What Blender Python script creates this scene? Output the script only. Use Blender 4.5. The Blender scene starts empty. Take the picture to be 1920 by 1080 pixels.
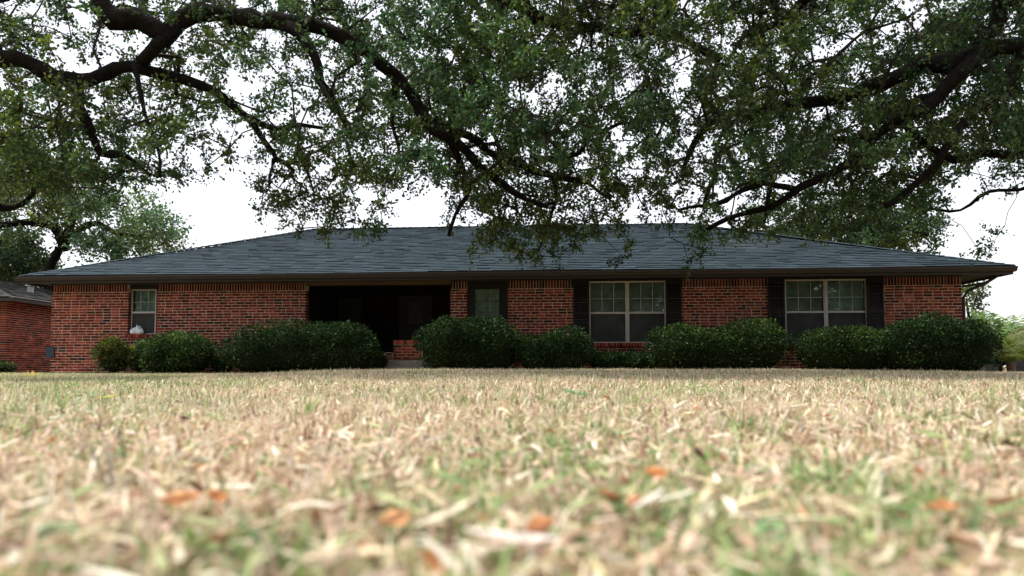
import bpy, math, random
import numpy as np
from mathutils import Vector, Matrix, noise
rng = np.random.default_rng(7); random.seed(7)
SC = bpy.context.scene; COL = SC.collection
R = math.radians

# ------------------------------------------------------------------ camera, sky, sun, exposure
F = 1400.0; CAMZ = 0.19; PITCH = R(3.0)
cam_d = bpy.data.cameras.new('camera'); cam = bpy.data.objects.new('camera', cam_d); COL.objects.link(cam)
cam_d.sensor_width = 36.0; cam_d.lens = F / 1920 * 36
cam_d.shift_y = (147 - F * math.tan(PITCH)) / 1920
cam_d.clip_start = 0.02; cam_d.clip_end = 3000
cam.location = (0, 0, CAMZ); cam.rotation_euler = (R(90) + PITCH, 0, 0)
cam_d.dof.use_dof = True; cam_d.dof.focus_distance = 16.0; cam_d.dof.aperture_fstop = 2.5
SC.camera = cam

SUN_EL, SUN_AZ = 61.0, 276.0          # azimuth clockwise from +Y (the view direction): high on the left
world = bpy.data.worlds.new('World'); SC.world = world; world.use_nodes = True
wt = world.node_tree; wt.nodes.clear()
wo = wt.nodes.new('ShaderNodeOutputWorld'); add = wt.nodes.new('ShaderNodeAddShader')
sky = wt.nodes.new('ShaderNodeTexSky'); sky.sky_type = 'NISHITA'; sky.sun_disc = False
sky.sun_elevation = R(SUN_EL); sky.sun_rotation = R(SUN_AZ); sky.dust_density = 3.0
b1 = wt.nodes.new('ShaderNodeBackground'); b1.inputs[1].default_value = 0.05
b2 = wt.nodes.new('ShaderNodeBackground'); b2.inputs[0].default_value = (0.97, 0.98, 1.0, 1); b2.inputs[1].default_value = 0.92
wt.links.new(sky.outputs[0], b1.inputs[0]); wt.links.new(b1.outputs[0], add.inputs[0]); wt.links.new(b2.outputs[0], add.inputs[1])
wt.links.new(add.outputs[0], wo.inputs[0])
sun_d = bpy.data.lights.new('sun', 'SUN'); sun_d.energy = 5.0; sun_d.angle = R(9); sun_d.color = (1.0, 0.94, 0.86)
sun = bpy.data.objects.new('sun', sun_d); COL.objects.link(sun)
sd = Vector((math.sin(R(SUN_AZ)) * math.cos(R(SUN_EL)), math.cos(R(SUN_AZ)) * math.cos(R(SUN_EL)), math.sin(R(SUN_EL))))
sun.rotation_euler = sd.to_track_quat('Z', 'Y').to_euler()
SC.view_settings.view_transform = 'Standard'; SC.view_settings.look = 'None'
SC.view_settings.exposure = 0.31; SC.view_settings.gamma = 1.0; SC.view_settings.use_curve_mapping = False
SC.render.engine = 'CYCLES'
SC.cycles.max_bounces = 6; SC.cycles.transparent_max_bounces = 12; SC.cycles.use_denoising = True
SC.cycles.caustics_reflective = False; SC.cycles.caustics_refractive = False

def at(px, py, Y):
    """the point at distance Y in front of the camera seen at that place of the picture (horizon at 687)"""
    cx = (px - 960) / F; cy = (614 - py) / F
    d = Vector((cx, math.cos(PITCH) - cy * math.sin(PITCH), math.sin(PITCH) + cy * math.cos(PITCH)))
    d *= Y / d.y
    return Vector((0, 0, CAMZ)) + d

# ------------------------------------------------------------------ helpers
def tag(o, label=None, cat=None, group=None, kind=None):
    if label: o['label'] = label
    if cat: o['category'] = cat
    if group: o['group'] = group
    if kind: o['kind'] = kind
    return o

def empty(name, loc, rz=0, label=None, cat=None, group=None):
    o = bpy.data.objects.new(name, None); COL.objects.link(o)
    o.location = loc; o.rotation_euler = (0, 0, rz); o.empty_display_size = 0.2
    return tag(o, label, cat, group)

def np_mesh(name, V, faces_list, colors=None, smooth=False):
    """faces_list: list of int arrays (n, k); colors: (sum n, 3) per face"""
    me = bpy.data.meshes.new(name)
    V = np.asarray(V, dtype=np.float32)
    me.vertices.add(len(V)); me.vertices.foreach_set('co', V.ravel())
    loops = np.concatenate([f.ravel() for f in faces_list]).astype(np.int32)
    cnt = np.concatenate([np.full(len(f), f.shape[1]) for f in faces_list]).astype(np.int32)
    st = np.concatenate([[0], np.cumsum(cnt)[:-1]]).astype(np.int32)
    me.loops.add(len(loops)); me.loops.foreach_set('vertex_index', loops)
    me.polygons.add(len(cnt)); me.polygons.foreach_set('loop_start', st); me.polygons.foreach_set('loop_total', cnt)
    me.polygons.foreach_set('use_smooth', np.full(len(cnt), smooth))
    me.update(calc_edges=True)
    if colors is not None:
        a = me.attributes.new('tint', 'FLOAT_COLOR', 'FACE')
        c = np.ones((len(cnt), 4), dtype=np.float32); c[:, :3] = colors
        a.data.foreach_set('color', c.ravel())
    return me

def link(name, me, mats, parent=None, kind=None):
    o = bpy.data.objects.new(name, me); COL.objects.link(o)
    for m in (mats if isinstance(mats, (list, tuple)) else [mats]):
        if m and len(me.materials) < 8 and m.name not in [x.name for x in me.materials]: me.materials.append(m)
    if parent: o.parent = parent
    if kind: o['kind'] = kind
    return o

class MB:
    def __init__(s): s.v = []; s.f = []; s.c = []
    def box(s, x0, x1, y0, y1, z0, z1, c=(1, 1, 1), j=0.0):
        n = len(s.v)
        r = lambda: random.uniform(-j, j) if j else 0
        for z in (z0, z1):
            for x, y in ((x0, y0), (x1, y0), (x1, y1), (x0, y1)): s.v.append((x + r(), y + r(), z + r()))
        for q in ((0, 3, 2, 1), (4, 5, 6, 7), (0, 1, 5, 4), (1, 2, 6, 5), (2, 3, 7, 6), (3, 0, 4, 7)):
            s.f.append([n + i for i in q]); s.c.append(c)
    def poly(s, pts, c=(1, 1, 1)):
        n = len(s.v); s.v += [tuple(p) for p in pts]; s.f.append(list(range(n, n + len(pts)))); s.c.append(c)
    def prism(s, pts, off, c=(1, 1, 1)):
        off = Vector(off); a = [Vector(p) for p in pts]; b = [p + off for p in a]; k = len(a)
        s.poly(a[::-1], c); s.poly(b, c)
        for i in range(k): s.poly([a[i], a[(i + 1) % k], b[(i + 1) % k], b[i]], c)
    def tube(s, pts, rad, sides=8, c=(1, 1, 1), cap=True, rough=0.0):
        pts = [Vector(p) for p in pts]; n0 = len(s.v); k = len(pts)
        up = Vector((0.13, 0.2, 1)).normalized()
        for i, p in enumerate(pts):
            t = (pts[min(i + 1, k - 1)] - pts[max(i - 1, 0)]).normalized()
            a = t.cross(up); a = a.normalized() if a.length > 1e-3 else Vector((1, 0, 0)); b = t.cross(a)
            r = rad[i] if hasattr(rad, '__len__') else rad
            for j in range(sides):
                an = 2 * math.pi * j / sides
                q = p + (a * math.cos(an) + b * math.sin(an)) * r
                if rough: q = p + (q - p) * (1 + rough * noise.noise(q * (0.9 / max(r, 0.03)))+ rough * .6 * noise.noise(q * 9))
                s.v.append(tuple(q))
        for i in range(k - 1):
            for j in range(sides):
                a = n0 + i * sides + j; b = n0 + i * sides + (j + 1) % sides
                s.f.append([a, b, b + sides, a + sides]); s.c.append(c)
        if cap:
            s.f.append([n0 + j for j in range(sides)][::-1]); s.c.append(c)
            s.f.append([n0 + (k - 1) * sides + j for j in range(sides)]); s.c.append(c)
    def mesh(s, name, smooth=False):
        me = bpy.data.meshes.new(name); me.from_pydata(s.v, [], s.f); me.update()
        a = me.attributes.new('tint', 'FLOAT_COLOR', 'FACE')
        c = np.ones((len(s.f), 4), dtype=np.float32); c[:, :3] = np.array(s.c)
        a.data.foreach_set('color', c.ravel())
        if smooth: me.polygons.foreach_set('use_smooth', [True] * len(s.f))
        return me
    def build(s, name, mats, parent=None, kind=None, smooth=False):
        return link(name, s.mesh(name, smooth), mats, parent, kind)

# ------------------------------------------------------------------ materials
def mat(name, col=(0.5, 0.5, 0.5), rough=0.8, spec=0.3, tint=False, var=0.25, scale=6.0, bump=0.0, bscale=40.0, transl=0.0, metal=0.0, stretch=None, coords='Object'):
    m = bpy.data.materials.new(name); m.use_nodes = True; nt = m.node_tree; N = nt.nodes; L = nt.links
    bs = N['Principled BSDF']; out = N['Material Output']
    bs.inputs['Roughness'].default_value = rough; bs.inputs['Specular IOR Level'].default_value = spec; bs.inputs['Metallic'].default_value = metal
    tc = N.new('ShaderNodeTexCoord'); src = tc.outputs[coords]
    if stretch:
        mp = N.new('ShaderNodeMapping'); mp.inputs['Scale'].default_value = stretch; L.new(src, mp.inputs[0]); src = mp.outputs[0]
    if tint:
        at_ = N.new('ShaderNodeAttribute'); at_.attribute_name = 'tint'; base = at_.outputs['Color']
    else:
        rgb = N.new('ShaderNodeRGB'); rgb.outputs[0].default_value = (*col, 1); base = rgb.outputs[0]
    if var > 0:
        no = N.new('ShaderNodeTexNoise'); no.inputs['Scale'].default_value = scale; no.inputs['Detail'].default_value = 5; L.new(src, no.inputs['Vector'])
        mr = N.new('ShaderNodeMapRange'); mr.inputs[1].default_value = 0.3; mr.inputs[2].default_value = 0.7
        mr.inputs[3].default_value = 1 - var; mr.inputs[4].default_value = 1 + var; L.new(no.outputs['Fac'], mr.inputs[0])
        vm = N.new('ShaderNodeVectorMath'); vm.operation = 'SCALE'; L.new(base, vm.inputs[0]); L.new(mr.outputs[0], vm.inputs['Scale']); base = vm.outputs[0]
    L.new(base, bs.inputs['Base Color'])
    if bump > 0:
        nb = N.new('ShaderNodeTexNoise'); nb.inputs['Scale'].default_value = bscale; nb.inputs['Detail'].default_value = 6; L.new(src, nb.inputs['Vector'])
        bp = N.new('ShaderNodeBump'); bp.inputs['Strength'].default_value = bump; bp.inputs['Distance'].default_value = 0.02
        L.new(nb.outputs['Fac'], bp.inputs['Height']); L.new(bp.outputs[0], bs.inputs['Normal'])
    if transl > 0:
        tr = N.new('ShaderNodeBsdfTranslucent'); mx = N.new('ShaderNodeMixShader'); mx.inputs[0].default_value = transl
        hs = N.new('ShaderNodeHueSaturation'); hs.inputs['Value'].default_value = 1.3; hs.inputs['Saturation'].default_value = 1.1
        L.new(base, hs.inputs['Color']); L.new(hs.outputs[0], tr.inputs[0])
        L.new(bs.outputs[0], mx.inputs[1]); L.new(tr.outputs[0], mx.inputs[2]); L.new(mx.outputs[0], out.inputs[0])
    return m

M = {}
M['leaf'] = mat('oak_leaf', tint=True, rough=0.5, spec=0.2, var=0.15, scale=2.0, transl=0.3)
M['bush_leaf'] = mat('bush_leaf', tint=True, rough=0.5, spec=0.13, var=0.15, scale=5.0, transl=0.16)
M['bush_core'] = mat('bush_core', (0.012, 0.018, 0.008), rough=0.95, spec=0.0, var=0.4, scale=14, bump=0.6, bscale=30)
M['bark'] = mat('bark', (0.010, 0.008, 0.0065), rough=0.95, spec=0.1, var=0.5, scale=9, bump=1.0, bscale=28)
M['twig'] = mat('twig_bark', (0.03, 0.025, 0.02), rough=0.95, spec=0.1, var=0.3)
M['grass'] = mat('grass_blade', tint=True, rough=0.62, spec=0.25, var=0.12, scale=20, transl=0.28)
M['brick'] = mat('brick', tint=True, rough=0.9, spec=0.15, var=0.42, scale=4.5, bump=0.5, bscale=90)
M['mortar'] = mat('mortar', (0.56, 0.43, 0.34), rough=0.95, spec=0.05, var=0.35, scale=5, bump=0.5, bscale=80)
M['shingle'] = mat('asphalt_shingle', tint=True, rough=0.9, spec=0.15, var=0.2, scale=.9, bump=0.6, bscale=160)
M['trim'] = mat('brown_trim_paint', (0.034, 0.026, 0.022), rough=0.6, spec=0.3, var=0.2, scale=4, stretch=(0.3, 3, 6))
M['beam'] = mat('porch_beam_paint', (0.085, 0.058, 0.032), rough=0.6, spec=0.25, var=0.25, scale=3, stretch=(0.3, 3, 6))
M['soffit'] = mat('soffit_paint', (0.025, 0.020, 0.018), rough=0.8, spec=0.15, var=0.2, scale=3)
M['dark'] = mat('dark_shutter_paint', (0.010, 0.009, 0.009), rough=0.55, spec=0.2, var=0.25, scale=5)
M['frame'] = mat('window_frame_aluminium', (0.42, 0.40, 0.38), rough=0.5, spec=0.4, var=0.12, scale=6)
M['muntin'] = mat('muntin', (0.42, 0.43, 0.42), rough=0.5, spec=0.3, var=0.1)
M['blind'] = mat('window_blind', (0.55, 0.60, 0.57), rough=0.8, spec=0.1, var=0.3, scale=3)
M['screen'] = mat('insect_screen', (0.045, 0.048, 0.045), rough=0.9, spec=0.1, var=0.35, scale=2.5)
M['curtain'] = mat('lace_curtain', (0.50, 0.52, 0.44), rough=0.9, spec=0.0, var=0.3, scale=12)
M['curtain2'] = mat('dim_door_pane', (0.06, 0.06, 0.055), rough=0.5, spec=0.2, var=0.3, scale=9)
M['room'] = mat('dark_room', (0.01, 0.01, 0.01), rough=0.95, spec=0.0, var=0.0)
M['porchwall'] = mat('porch_shaded_brown', (0.018, 0.013, 0.011), rough=0.8, spec=0.1, var=0.3)  # near-black brown, the porch shade is put into the wall colour
M['concrete'] = mat('concrete', (0.22, 0.20, 0.18), rough=0.95, spec=0.1, var=0.3, scale=5, bump=0.4, bscale=60)
M['white'] = mat('white_fabric', (0.72, 0.76, 0.8), rough=0.8, spec=0.1, var=0.08, scale=6)
M['bluegrey'] = mat('blue_grey_paint', (0.022, 0.038, 0.055), rough=0.6, spec=0.3, var=0.12, scale=7)
M['metal'] = mat('galvanised_metal', (0.32, 0.31, 0.30), rough=0.55, spec=0.4, var=0.2, scale=10)
M['siding'] = mat('grey_green_siding', (0.05, 0.055, 0.045), rough=0.8, spec=0.2, var=0.3, scale=4)
M['terracotta'] = mat('terracotta', (0.20, 0.13, 0.10), rough=0.85, spec=0.15, var=0.25, scale=10)
M['blackmetal'] = mat('dark_metal', (0.015, 0.017, 0.02), rough=0.5, spec=0.4, var=0.2)
M['dryleaf'] = mat('dry_leaf', tint=True, rough=0.7, spec=0.2, var=0.35, scale=60, transl=0.15)

def glass_mat():
    m = bpy.data.materials.new('window_glass'); m.use_nodes = True; nt = m.node_tree; N = nt.nodes; L = nt.links; N.remove(N['Principled BSDF'])
    g = N.new('ShaderNodeBsdfGlossy'); g.inputs['Roughness'].default_value = 0.02; g.inputs[0].default_value = (.9, .95, .93, 1)
    t = N.new('ShaderNodeBsdfTransparent'); t.inputs[0].default_value = (.82, .88, .86, 1)
    fr = N.new('ShaderNodeFresnel'); fr.inputs[0].default_value = 1.6
    ma = N.new('ShaderNodeMath'); ma.operation = 'MULTIPLY_ADD'; ma.inputs[1].default_value = 0.7; ma.inputs[2].default_value = 0.01; L.new(fr.outputs[0], ma.inputs[0])
    tc = N.new('ShaderNodeTexCoord'); no = N.new('ShaderNodeTexNoise'); no.inputs['Scale'].default_value = 1.7; L.new(tc.outputs['Object'], no.inputs['Vector'])
    bp = N.new('ShaderNodeBump'); bp.inputs['Strength'].default_value = 0.12; bp.inputs['Distance'].default_value = 0.05; L.new(no.outputs['Fac'], bp.inputs['Height']); L.new(bp.outputs[0], g.inputs['Normal'])
    mx = N.new('ShaderNodeMixShader'); L.new(ma.outputs[0], mx.inputs[0]); L.new(t.outputs[0], mx.inputs[1]); L.new(g.outputs[0], mx.inputs[2])
    L.new(mx.outputs[0], N['Material Output'].inputs[0]); return m
M['glass'] = glass_mat()

def ground_mat():
    m = bpy.data.materials.new('dry_lawn_soil'); m.use_nodes = True; nt = m.node_tree; N = nt.nodes; L = nt.links; bs = N['Principled BSDF']
    bs.inputs['Roughness'].default_value = 0.95; bs.inputs['Specular IOR Level'].default_value = 0.05
    tc = N.new('ShaderNodeTexCoord')
    n1 = N.new('ShaderNodeTexNoise'); n1.inputs['Scale'].default_value = 60; n1.inputs['Detail'].default_value = 8; L.new(tc.outputs['Object'], n1.inputs['Vector'])
    n2 = N.new('ShaderNodeTexNoise'); n2.inputs['Scale'].default_value = 0.9; n2.inputs['Detail'].default_value = 4; L.new(tc.outputs['Object'], n2.inputs['Vector'])
    r1 = N.new('ShaderNodeValToRGB'); e = r1.color_ramp.elements; e[0].position = .35; e[0].color = (.10, .065, .04, 1); e[1].position = .65; e[1].color = (.40, .30, .19, 1); L.new(n1.outputs['Fac'], r1.inputs[0])
    r2 = N.new('ShaderNodeValToRGB'); e = r2.color_ramp.elements; e[0].position = .45; e[0].color = (1, 1, 1, 1); e[1].position = .65; e[1].color = (.6, .85, .5, 1); L.new(n2.outputs['Fac'], r2.inputs[0])
    mx = N.new('ShaderNodeMix'); mx.data_type = 'RGBA'; mx.blend_type = 'MULTIPLY'; mx.inputs[0].default_value = 1
    L.new(r1.outputs[0], mx.inputs[6]); L.new(r2.outputs[0], mx.inputs[7]); L.new(mx.outputs[2], bs.inputs['Base Color'])
    bp = N.new('ShaderNodeBump'); bp.inputs['Distance'].default_value = .01; L.new(n1.outputs['Fac'], bp.inputs['Height']); L.new(bp.outputs[0], bs.inputs['Normal'])
    return m
M['ground'] = ground_mat()

def brick_tex_mat():
    m = bpy.data.materials.new('far_brickwork'); m.use_nodes = True; nt = m.node_tree; N = nt.nodes; L = nt.links; bs = N['Principled BSDF']
    bs.inputs['Roughness'].default_value = 0.9
    tc = N.new('ShaderNodeTexCoord'); sp = N.new('ShaderNodeSeparateXYZ'); cb = N.new('ShaderNodeCombineXYZ'); ad = N.new('ShaderNodeMath')
    L.new(tc.outputs['Object'], sp.inputs[0]); L.new(sp.outputs[0], ad.inputs[0]); L.new(sp.outputs[1], ad.inputs[1]); L.new(ad.outputs[0], cb.inputs[0]); L.new(sp.outputs[2], cb.inputs[1])
    b = N.new('ShaderNodeTexBrick'); b.inputs['Color1'].default_value = (.24, .06, .04, 1); b.inputs['Color2'].default_value = (.13, .035, .025, 1); b.inputs['Mortar'].default_value = (.35, .27, .22, 1)
    b.inputs['Scale'].default_value = 1; b.inputs['Mortar Size'].default_value = .006; b.inputs['Brick Width'].default_value = .212; b.inputs['Row Height'].default_value = .068
    L.new(cb.outputs[0], b.inputs['Vector']); L.new(b.outputs['Color'], bs.inputs['Base Color']); return m
M['fartex'] = brick_tex_mat()

# ------------------------------------------------------------------ the ground: one sheet, a low swell in front of the house
def sm(t): t = np.clip(t, 0, 1); return t * t * (3 - 2 * t)
def hgt(x, y):
    x = np.asarray(x, float); y = np.asarray(y, float)
    sw = sm((x + 5.2) / 3.0) * (1 - sm((x - 4.0) / 5.0)) * sm((y - 5) / 6.5) * (1 - 0.75 * sm((y - 13) / 3.5))
    rt = 0.035 * sm((x - 4) / 4) * sm((y - 6) / 6)
    near = sm(y / 3.0)
    wob = 0.012 * (np.sin(x * 2.1 + 1.3) * np.cos(y * 1.7) + 0.6 * np.sin(x * 5.3 + y * 4.1)) * near
    return 0.10 * sw + rt + wob * np.clip(1 - (y - 14) / 3, 0, 1) * np.clip((y + 2) / 3, 0, 1)
xs = np.concatenate([[-700, -200, -80, -40, -25], np.linspace(-16, 16, 129), [25, 40, 80, 200, 700]])
ys = np.concatenate([[-700, -100, -20, -6], np.linspace(-2, 22, 121), [26, 34, 50, 100, 300, 1200]])
X, Yg = np.meshgrid(xs, ys); Z = hgt(X, Yg) * ((np.abs(X) < 20) & (Yg < 24))
V = np.stack([X, Yg, Z], -1).reshape(-1, 3); nx = len(xs); ii = np.arange(len(ys) - 1)[:, None] * nx + np.arange(nx - 1)[None, :]; ii = ii.ravel()
gm = np_mesh('ground', V, [np.stack([ii, ii + 1, ii + 1 + nx, ii + nx], 1)], smooth=True)
link('ground', gm, M['ground'], kind='structure')

# ------------------------------------------------------------------ the house frame of reference
EL = at(35, 520, 18.0); ANG = math.atan2(1.9, 22.85)
EL = Vector((EL.x, EL.y, 0)); UX = Vector((math.cos(ANG), -math.sin(ANG), 0)); VX = Vector((math.sin(ANG), math.cos(ANG), 0))
OVF, OVL = 0.60, 0.42
P0 = EL + UX * OVL + VX * OVF                     # front left wall corner
def UZ(px, py=600, v=0.0):
    """house coordinates (along the wall, height) of what is seen at that place on the plane v behind the front wall"""
    d = at(px, py, 1.0) - Vector((0, 0, CAMZ)); o = P0 + VX * v
    t = (o - Vector((0, 0, 0))).dot(VX) / d.dot(VX)
    p = Vector((0, 0, CAMZ)) + d * t
    return (p - P0).dot(UX), p.z
def U(px, v=0.0): return UZ(px, 600, v)[0]
def Zw(px, py, v=0.0): return UZ(px, py, v)[1]
def W(u, v, z=0): return P0 + UX * u + VX * v + Vector((0, 0, z))
WL = U(1805); WD = 9.4; ZT = 2.24                  # wall length, depth, height
house = empty('ranch_house', P0, -ANG, 'long single-storey red brick house with low dark hipped roof and shaded porch', 'house')

BR = [(.19, .029, .018), (.15, .022, .015), (.22, .037, .021), (.12, .019, .014), (.25, .050, .026), (.070, .016, .013), (.036, .023, .019), (.29, .066, .030), (.19, .028, .023), (.24, .050, .038)]
BW = [18, 14, 18, 14, 9, 11, 6, 5, 10, 8]
def bcol():
    c = random.choices(BR, BW)[0]; k = random.uniform(.68, 1.25); return tuple(min(1, a * k) for a in c)

opens = {   # u0, u1, z0, z1
 'small': (U(240), U(293.5), Zw(266, 627), ZT + .1),
 'porch': (U(573), U(844), -0.1, ZT + .1),
 'lace': (U(876), U(952), 0.55, ZT + .1),
 'win1': (U(1104), U(1249), Zw(1176, 643), ZT - .06),
 'win2': (U(1471), U(1626), Zw(1548, 643), ZT - .06)}
def clip_row(u0, u1, z0, z1):
    """pieces of [u0,u1] outside the openings at that height"""
    segs = [(u0, u1)]
    for a, b, c, d in opens.values():
        if z1 > c + .01 and z0 < d - .01:
            new = []
            for s, e in segs:
                if b <= s or a >= e: new.append((s, e)); continue
                if a > s: new.append((s, a))
                if b < e: new.append((b, e))
            segs = new
    return [g for g in segs if g[1] - g[0] > .02]

CH, BL, JT = 0.068, 0.212, 0.0135
bricks = []
zz = 0.0; row = 0; SOLD = ZT - 0.21
while zz < SOLD - 0.02:
    z1 = min(zz + CH - JT, SOLD - JT); off = (0, .5, .08, .6)[row % 4] * BL
    for (a, b) in clip_row(0, WL, zz, z1):
        u = a
        first = (math.floor((a + off) / BL) + 1) * BL - off
        if first - a < .03: first += BL
        while u < b - .01:
            e = first if u == a else u + BL
            if random.random() < .07: e = min(e, u + BL * .5)
            e = min(e, b)
            if b - e < .05: e = b
            bricks.append((u, e - (JT if e < b - .001 else 0), zz, z1, 0)); u = e
    zz += CH; row += 1
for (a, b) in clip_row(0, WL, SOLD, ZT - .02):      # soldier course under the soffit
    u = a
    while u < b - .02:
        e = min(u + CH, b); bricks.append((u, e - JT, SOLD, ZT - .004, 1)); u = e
# mortar wall in sections between the full-height openings, window openings left out
MY = 0.004
def holed_wall(u0, u1, holes):
    us = sorted({u0, u1} | {x for h in holes for x in h[:2]}); zs = sorted({-.1, ZT} | {x for h in holes for x in h[2:]})
    solid = lambda i, k: 0 <= i < len(us) - 1 and 0 <= k < len(zs) - 1 and not any(us[i] >= h[0] - 1e-6 and us[i + 1] <= h[1] + 1e-6 and zs[k] >= h[2] - 1e-6 and zs[k + 1] <= h[3] + 1e-6 for h in holes)
    m_ = MB(); ix = {}
    def v(i, f, k):
        if (i, f, k) not in ix: ix[(i, f, k)] = len(m_.v); m_.v.append((us[i], (MY, .22)[f], zs[k]))
        return ix[(i, f, k)]
    def q(*p): m_.f.append([v(*a_) for a_ in p]); m_.c.append((1, 1, 1))
    for i in range(len(us) - 1):
        for k in range(len(zs) - 1):
            if not solid(i, k): continue
            q((i, 0, k), (i + 1, 0, k), (i + 1, 0, k + 1), (i, 0, k + 1)); q((i, 1, k + 1), (i + 1, 1, k + 1), (i + 1, 1, k), (i, 1, k))
            if not solid(i - 1, k): q((i, 0, k), (i, 0, k + 1), (i, 1, k + 1), (i, 1, k))
            if not solid(i + 1, k): q((i + 1, 1, k), (i + 1, 1, k + 1), (i + 1, 0, k + 1), (i + 1, 0, k))
            if not solid(i, k - 1): q((i, 1, k), (i + 1, 1, k), (i + 1, 0, k), (i, 0, k))
            if not solid(i, k + 1): q((i, 0, k + 1), (i + 1, 0, k + 1), (i + 1, 1, k + 1), (i, 1, k + 1))
    return m_.build('wall', M['mortar'], house)
IN = .006
h = lambda n: (opens[n][0] - IN, opens[n][1] + IN, opens[n][2] - IN, min(opens[n][3], ZT))
sec = []
sec.append((-1, opens['porch'][0], holed_wall(.004, opens['porch'][0] - IN, [h('small')[:3] + (ZT - .02,)])))
sec.append((opens['porch'][1], opens['lace'][0] + .3, holed_wall(opens['porch'][1] + IN, opens['lace'][0] - IN, [])))
sec.append((opens['lace'][0] + .3, 99, holed_wall(opens['lace'][1] + IN, WL - .004, [h('win1'), h('win2')])))
lw = holed_wall(opens['lace'][0] + .002 - IN, opens['lace'][1] - .002 + IN, []); bpy.data.objects.remove(lw)
lw = MB(); lw.box(opens['lace'][0] - IN + .001, opens['lace'][1] + IN - .001, .02, .2, -.1, opens['lace'][2] - IN); lw.build('wall', M['mortar'], house)
def secof(u):
    for a, b, o in sec:
        if a <= u < b: return o
    return sec[-1][2]
wall_o = sec[2][2]
edges = [0, WL] + [x for o in opens.values() for x in o[:2]]
def dep(b): return .215 if min(min(abs(b[0] - e), abs(b[1] - e)) for e in edges) < .02 else .05
bk = MB(); bk.box(0, .22, .223, WD - .223, -.1, ZT); bk.build('wall', M['fartex'], house)
bk = MB(); bk.box(WL - .22, WL, .223, WD - .223, -.1, ZT); bk.build('wall', M['fartex'], house)
bk = MB(); bk.box(0, WL, WD - .22, WD, -.1, ZT); bk.build('wall', M['fartex'], house)

# which bricks are in view above the bushes: the nearest 290 are pieces of their own
def big(b):
    u, z = (b[0] + b[1]) / 2, (b[2] + b[3]) / 2
    return u > U(1278) and z > 1.32 and b[4] == 0 and (b[1] - b[0]) > .15 and not (U(1440) < u < U(1657))
bigs = sorted([b for b in bricks if big(b)], key=lambda b: -b[0])[:280]
bigset = set(bigs)
protos = []
for k in range(14):
    m_ = MB(); c = bcol(); m_.box(-.5, .5, 0, .05, -.5, .5, c); me = m_.mesh('brick'); me.materials.append(M['brick']); protos.append(me)
for b in bigs:
    o = bpy.data.objects.new('brick', random.choice(protos)); COL.objects.link(o); o.parent = wall_o
    o.location = ((b[0] + b[1]) / 2, random.uniform(-.003, .003), (b[2] + b[3]) / 2); o.scale = (b[1] - b[0], 1, b[3] - b[2])
    o.rotation_euler = (0, random.gauss(0, .006), random.gauss(0, .006))
groups_b = {id(o): (o, MB()) for _, _, o in sec}
for b in bricks:
    if b in bigset: continue
    sm_b = groups_b[id(secof((b[0] + b[1]) / 2))][1]
    y = random.uniform(-.003, .003); sag = .004 * math.sin(b[0] * 1.3 + b[2])
    sm_b.box(b[0], b[1], y, dep(b), b[2] + sag * (b[4] == 0), b[3] + sag * (b[4] == 0), bcol() if b[4] == 0 else tuple(q * .5 for q in bcol()), .0012)  # soldier bricks darkened in colour to stand for the eave shade
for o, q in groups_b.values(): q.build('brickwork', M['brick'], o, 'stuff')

def rowlock(u0, u1, ztop, parent, name='sill_brick', proud=.05, h=.085, depth=.2):
    u = u0
    while u < u1 - .02:
        e = min(u + .066, u1)
        m_ = MB(); m_.box(u, e - .009, -proud, depth, ztop - h, ztop, tuple(min(1, q * 1.25) for q in bcol()), .002); m_.build(name, M['brick'], parent); u = e
    m_ = MB(); m_.box(u0, u1 - .009, -proud + .008, depth - .01, ztop - h + .006, ztop - .006, (1, 1, 1)); m_.build('mortar_bed', M['mortar'], parent)

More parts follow.
